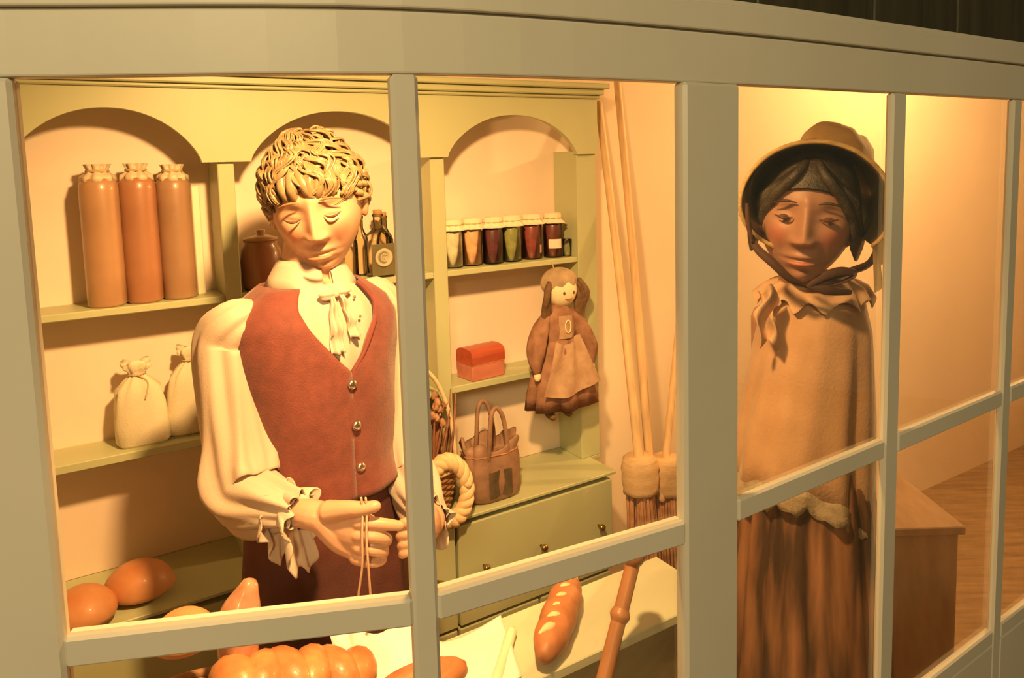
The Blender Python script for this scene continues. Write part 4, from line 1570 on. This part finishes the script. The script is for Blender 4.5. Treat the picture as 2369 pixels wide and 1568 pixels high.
# hair: parted fringe and side locks
hs = []
for sg in (-1, 1):
    for k in range(14):
        u = k / 13.0
        z0 = .088 - .020 * u
        pts = [face_pt(sg * (.004 + .004 * k), .095 - .004 * k, -.050 + .002 * k, HW, RW, WS),
               face_pt(sg * (.020 + .0035 * k), .072 - .003 * k, -.083 + .0022 * k, HW, RW, WS),
               face_pt(sg * (.046 + .0022 * k), .040 - .0035 * k, -.074 + .0035 * k, HW, RW, WS),
               face_pt(sg * (.066 + .0012 * k), .0 - .003 * k, -.046 + .0038 * k, HW, RW, WS),
               face_pt(sg * (.071 + .0008 * k), -.045 - .002 * k, -.030 + .004 * k, HW, RW, WS)]
        hs.append(tube(pts, [.007, .009, .010, .010, .004], 8, 20))
rings = []
for j in range(13):
    ring = []
    for i in range(48):
        a = 2 * pi * i / 48
        lim = 1.12 + .9 * (1 - cos(a)) / 2
        t = .03 + lim * j / 12
        v = Vector((.080 * sin(t) * sin(a), -.095 * sin(t) * cos(a) + (.008 if cos(a) < 0 else 0), .117 * cos(t) + .004))
        ring.append(HW + RW @ (v * WS))
    rings.append(ring)
hs.append(loft(rings, False))
mk('hair', join(*hs), M_WHAIR, WOM)

# bonnet: flared brim, lining, crown, curtain, ribbons
M_STRAW = mat('bonnet_straw', (.62, .42, .17), .65, .2, 30, .5, 180, stretch=(1, 1, 5))
M_LINING = mat('bonnet_lining', (.030, .028, .014), .35, .3, 12, .1, 40, coat=.3)
M_CROWN = mat('bonnet_crown_cloth', (.56, .36, .14), .75, .25, 16, .3, 60, col2=(.80, .56, .28))
M_RIBBON = mat('brown_ribbon', (.075, .030, .016), .75, .25, 12, .2, 90)
o_c = at(1880, 478, 1.345)
i_c = at(1903, 470, 1.525)
axb = (i_c - o_c).normalized()
rx_ = (RW @ Vector((1, 0, 0)))
rx_ = (rx_ - axb * rx_.dot(axb)).normalized()
ry_ = axb.cross(rx_)
if ry_.z < 0:
    ry_ = -ry_


def brim(u, v, k=0.0):
    a = 2 * pi * u
    up = sin(a)
    c = o_c.lerp(i_c, v)
    ro_x, ro_y = .130, .119
    ri_x, ri_y = .088, .100
    q = v ** .8
    rx = ro_x + (ri_x - ro_x) * q
    ry = ro_y + (ri_y - ro_y) * q
    cut = max(0, -up)
    p = c + rx_ * ((rx + k) * cos(a)) + ry_ * ((ry + k) * up * (1 - .16 * cut))
    # the brim is open and set back under the chin
    p += axb * (.09 * cut ** 1.5 * (1 - v))
    return p


def brim_grid(k):
    a0, a1 = -.20, .70

    def fn(u, v):
        return brim(a0 / 1.0 * .5 + (a1 - a0 * .5) * u * .999 - .0, v, k)
    return grid(fn, 90, 14)


BO = mk('bonnet', brim_grid(.003), M_STRAW, WOM)
solid(BO, .003, -1)
mk('lining', brim_grid(-.003), M_LINING, BO)
solid(BO.children[-1], .003, 1)
edge = [brim(-.10 + .80 * i / 60, 0.0, 0.0) for i in range(61)]
mk('brim_edge', tube(edge, .0042, 8), M_STRAW, BO)
# crown, rising to the back
cr_c = i_c + axb * .02 + Vector((.012, 0, .052))
cax = (axb * .62 + Vector((.05, 0, .80))).normalized()
cx_ = (rx_ - cax * rx_.dot(cax)).normalized()
cy_ = cax.cross(cx_)
rings = []
for (h, r) in ((-.07, .086), (-.03, .090), (.0, .088), (.04, .082), (.075, .074), (.098, .062), (.112, .040), (.118, .012)):
    rings.append([cr_c + cax * (h + .006 * sin(3 * a + 1)) + (cx_ * cos(a) + cy_ * sin(a)) * (r * (1 + .05 * sin(6 * a + 20 * h) + .10 * nz3((cos(a) * 2, sin(a) * 2, h * 24), 1.3))) for a in [2 * pi * i / 48 for i in range(48)]])
mk('crown', loft(rings), M_CROWN, BO)
mk('crown_band', tube([cr_c + cax * .004 + (cx_ * cos(a) + cy_ * sin(a)) * .0915 for a in [2 * pi * i / 40 for i in range(41)]], .006, 8, flat=.5), M_RIBBON, BO)
rings = []
for (h, r) in ((-.02, 1.03), (.02, 1.0), (.05, .90), (.075, .70), (.09, .42), (.095, .12)):
    rings.append([i_c + axb * h + rx_ * (.092 * r * cos(a)) + ry_ * (.102 * r * sin(a)) for a in [2 * pi * i / 40 for i in range(40)]])
mk('cap_back', loft(rings), M_CROWN, BO)
# curtain at the nape
mk('curtain', grid(lambda u, v: brim(-.06 + .12 * u if False else (.93 + .16 * u), .55 + .4 * sin(pi * u) * .3, .006) + Vector((.012 * sin(12 * u) * v + .022 * v, .03 * v, -.125 * v)), 24, 10), M_CROWN, BO)
solid(BO.children[-1], .002)


def ribbon(pts, w, name='ribbon'):
    P, _ = resample(pts, [w] * len(pts), 30)
    V, F = [], []
    for k, p in enumerate(P):
        u = k / 30
        ww = w * (.55 + .45 * sin(pi * min(1, u * 1.1)))
        t = (P[min(k + 1, 30)] - P[max(k - 1, 0)]).normalized()
        s_ = t.cross(Vector((0, 1, 0))).normalized()
        V += [p - s_ * ww, p + s_ * ww]
    for k in range(30):
        F.append([2 * k, 2 * k + 1, 2 * k + 3, 2 * k + 2])
    o = mk(name, (V, F), M_RIBBON, BO)
    solid(o, .002)
    return o


ribbon([at(1738, 545, 1.41), at(1752, 575, 1.40), at(1790, 610, 1.385), at(1828, 645, 1.385), at(1868, 662, 1.40)], .0085)
ribbon([at(2030, 570, 1.45), at(2012, 608, 1.43), at(1975, 625, 1.41), at(1925, 640, 1.39), at(1868, 662, 1.40)], .0075)
ribbon([at(1728, 470, 1.40), at(1732, 520, 1.40), at(1740, 560, 1.40)], .005)
mk('bow', join(tube([at(1870, 662, 1.395), at(1905, 640, 1.385), at(1945, 628, 1.385), at(1980, 634, 1.39), at(1940, 655, 1.395), at(1880, 664, 1.395)], [.004, .008, .009, .007, .008, .004], 10, 24, flat=.4), tube([at(1870, 662, 1.395), at(1915, 672, 1.39), at(1965, 676, 1.40)], [.004, .009, .006], 10, 12, flat=.4)), M_RIBBON, BO)

# shawl: rings set from its outline
M_SHAWL = mat('peach_shawl_wool', (.48, .27, .135), .85, .10, 12, .3, 160, sheen=.3, col2=(.58, .345, .19))
M_LACE = mat('shawl_lace', (.36, .27, .17), .85, .25, 60, .4, 200)
M_COLLAR = mat('collar_frill_cloth', (.50, .30, .17), .8, .25, 24, .3, 100, col2=(.62, .40, .24))
M_SKIRT = mat('striped_skirt', (.060, .028, .014), .8, .3, 30, .25, 120, stretch=(1, 1, .10), col2=(.36, .16, .075), detail=2.5, contrast=(.38, .66))
DW = 1.55


def wring(xl, xr, y, depth, fold, ph, n=96, lobe=0.0, dz=None, D=DW):
    l, r_ = at(xl, y, D), at(xr, y, D)
    c = (l + r_) / 2
    hw = (r_ - l).length / 2
    ring = []
    for i in range(n):
        a = 2 * pi * i / n
        ex = abs(cos(a)) ** .85 * (1 if cos(a) > 0 else -1)
        k = 1 + fold * (.5 * sin(9 * a + ph) + .5 * sin(14 * a + 2 * ph)) + .5 * fold * nz3((cos(a) * 2, sin(a) * 2, y * .01), 1.2, ph)
        k -= lobe * exp(-((a - radians(292)) / .16) ** 2)
        p = c + Vector((hw * k * ex, depth * k * sin(a), 0))
        p.z = c.z + (dz(a) if dz else 0)
        ring.append(p)
    return ring


def hem(a):
    # longer at her back (right in the picture)
    return -.105 * max(0, cos(a - radians(-25))) ** 2.2 + .006 * sin(17 * a)


rings = [wring(1842, 1930, 652, .050, .02, 0), wring(1805, 1965, 668, .075, .02, 0, lobe=.02), wring(1778, 1988, 700, .098, .02, .1, lobe=.04), wring(1762, 1999, 760, .112, .025, .2, lobe=.07), wring(1742, 2003, 850, .118, .03, .4, lobe=.10), wring(1718, 2005, 950, .122, .035, .6, lobe=.11),
         wring(1702, 2004, 1040, .126, .045, .8, lobe=.10, dz=lambda a: .4 * hem(a)), wring(1694, 2003, 1092, .130, .055, 1.0, lobe=.08, dz=hem)]
SHW = mk('shawl', loft(rings, False), M_SHAWL, WOM)
solid(SHW, .004)
base = wring(1694, 2003, 1092, .132, .055, 1.0, lobe=.08, dz=hem)
low = wring(1690, 2006, 1092, .137, .085, 1.6, lobe=.06, dz=lambda a: hem(a) - .024 + .006 * sin(31 * a))
mk('lace_hem', loft([[p + Vector((0, 0, .012)) for p in base], base, [(p + q) / 2 for p, q in zip(base, low)], low], False), M_LACE, SHW)
solid(SHW.children[-1], .003)
# frilled collar of the shawl
cf = []
for q, (xl, xr, y, dp, fo, dzz) in enumerate(((1815, 1965, 640, .070, .03, .0), (1782, 1992, 660, .095, .07, -.004), (1757, 2003, 690, .115, .11, -.012))):
    cf.append(wring(xl, xr, y, dp, fo, .5, dz=lambda a, q=q: (.012 * sin(12 * a) * q / 2)))
mk('collar_frill', loft(cf, False), M_COLLAR, SHW)
solid(SHW.children[-1], .003)
# front jabot of the shawl at her left (picture left)
mk('front_frill', grid(lambda u, v: at(1752 + 46 * u + 10 * sin(9 * v), 668 + 128 * v + 12 * sin(7 * u + 8 * v), 1.455 + .012 * sin(8 * u + 6 * v) - .01 * v), 16, 24), M_COLLAR, SHW)
solid(SHW.children[-1], .003)
# neck cloth
mk('neck_cloth', loft([wring(1838, 1950, 632, .055, .02, .3), wring(1818, 1976, 652, .072, .05, .3), wring(1798, 1990, 672, .088, .05, .3)], False), mat('neck_cloth', (.24, .17, .10), .8, .3, 20, .3, 100), SHW)
solid(SHW.children[-1], .003)
# skirt


def srow(z, xl, xr, dep, fold):
    y = 360 + (1.7 - z) / DW * FOC
    r = wring(xl, xr, y, dep, 0, 0, 144)
    c = sum(r, Vector()) / len(r)
    outp = []
    for i, p in enumerate(r):
        a = 2 * pi * i / 144
        k = 1 + fold * (sin(18 * a) * .6 + .4 * sin(29 * a + 1))
        q = c + (p - c) * k
        q.z = z
        outp.append(q)
    return outp


rows = [srow(1.10, 1770, 1960, .095, .02), srow(1.04, 1742, 1992, .112, .04), srow(.95, 1722, 2008, .128, .05), srow(.80, 1706, 2018, .145, .055), srow(.60, 1690, 2030, .165, .06), srow(.35, 1672, 2048, .185, .06), srow(.05, 1655, 2065, .205, .065)]
SK = mk('skirt', loft(rows, False), M_SKIRT, WOM)
solid(SK, .003)
mk('waistband', loft([srow(1.115, 1772, 1958, .096, .0), srow(1.095, 1768, 1962, .098, .0)], False), M_SKIRT, SK)
solid(SK.children[-1], .004)
mk('side_panel', grid(lambda u, v: at(1996 + 34 * u * (.3 + .7 * v), 1085 + 235 * v, 1.585 - .035 * sin(3 * u + 4 * v)), 8, 20), M_LACE, SK)
solid(SK.children[-1], .003)
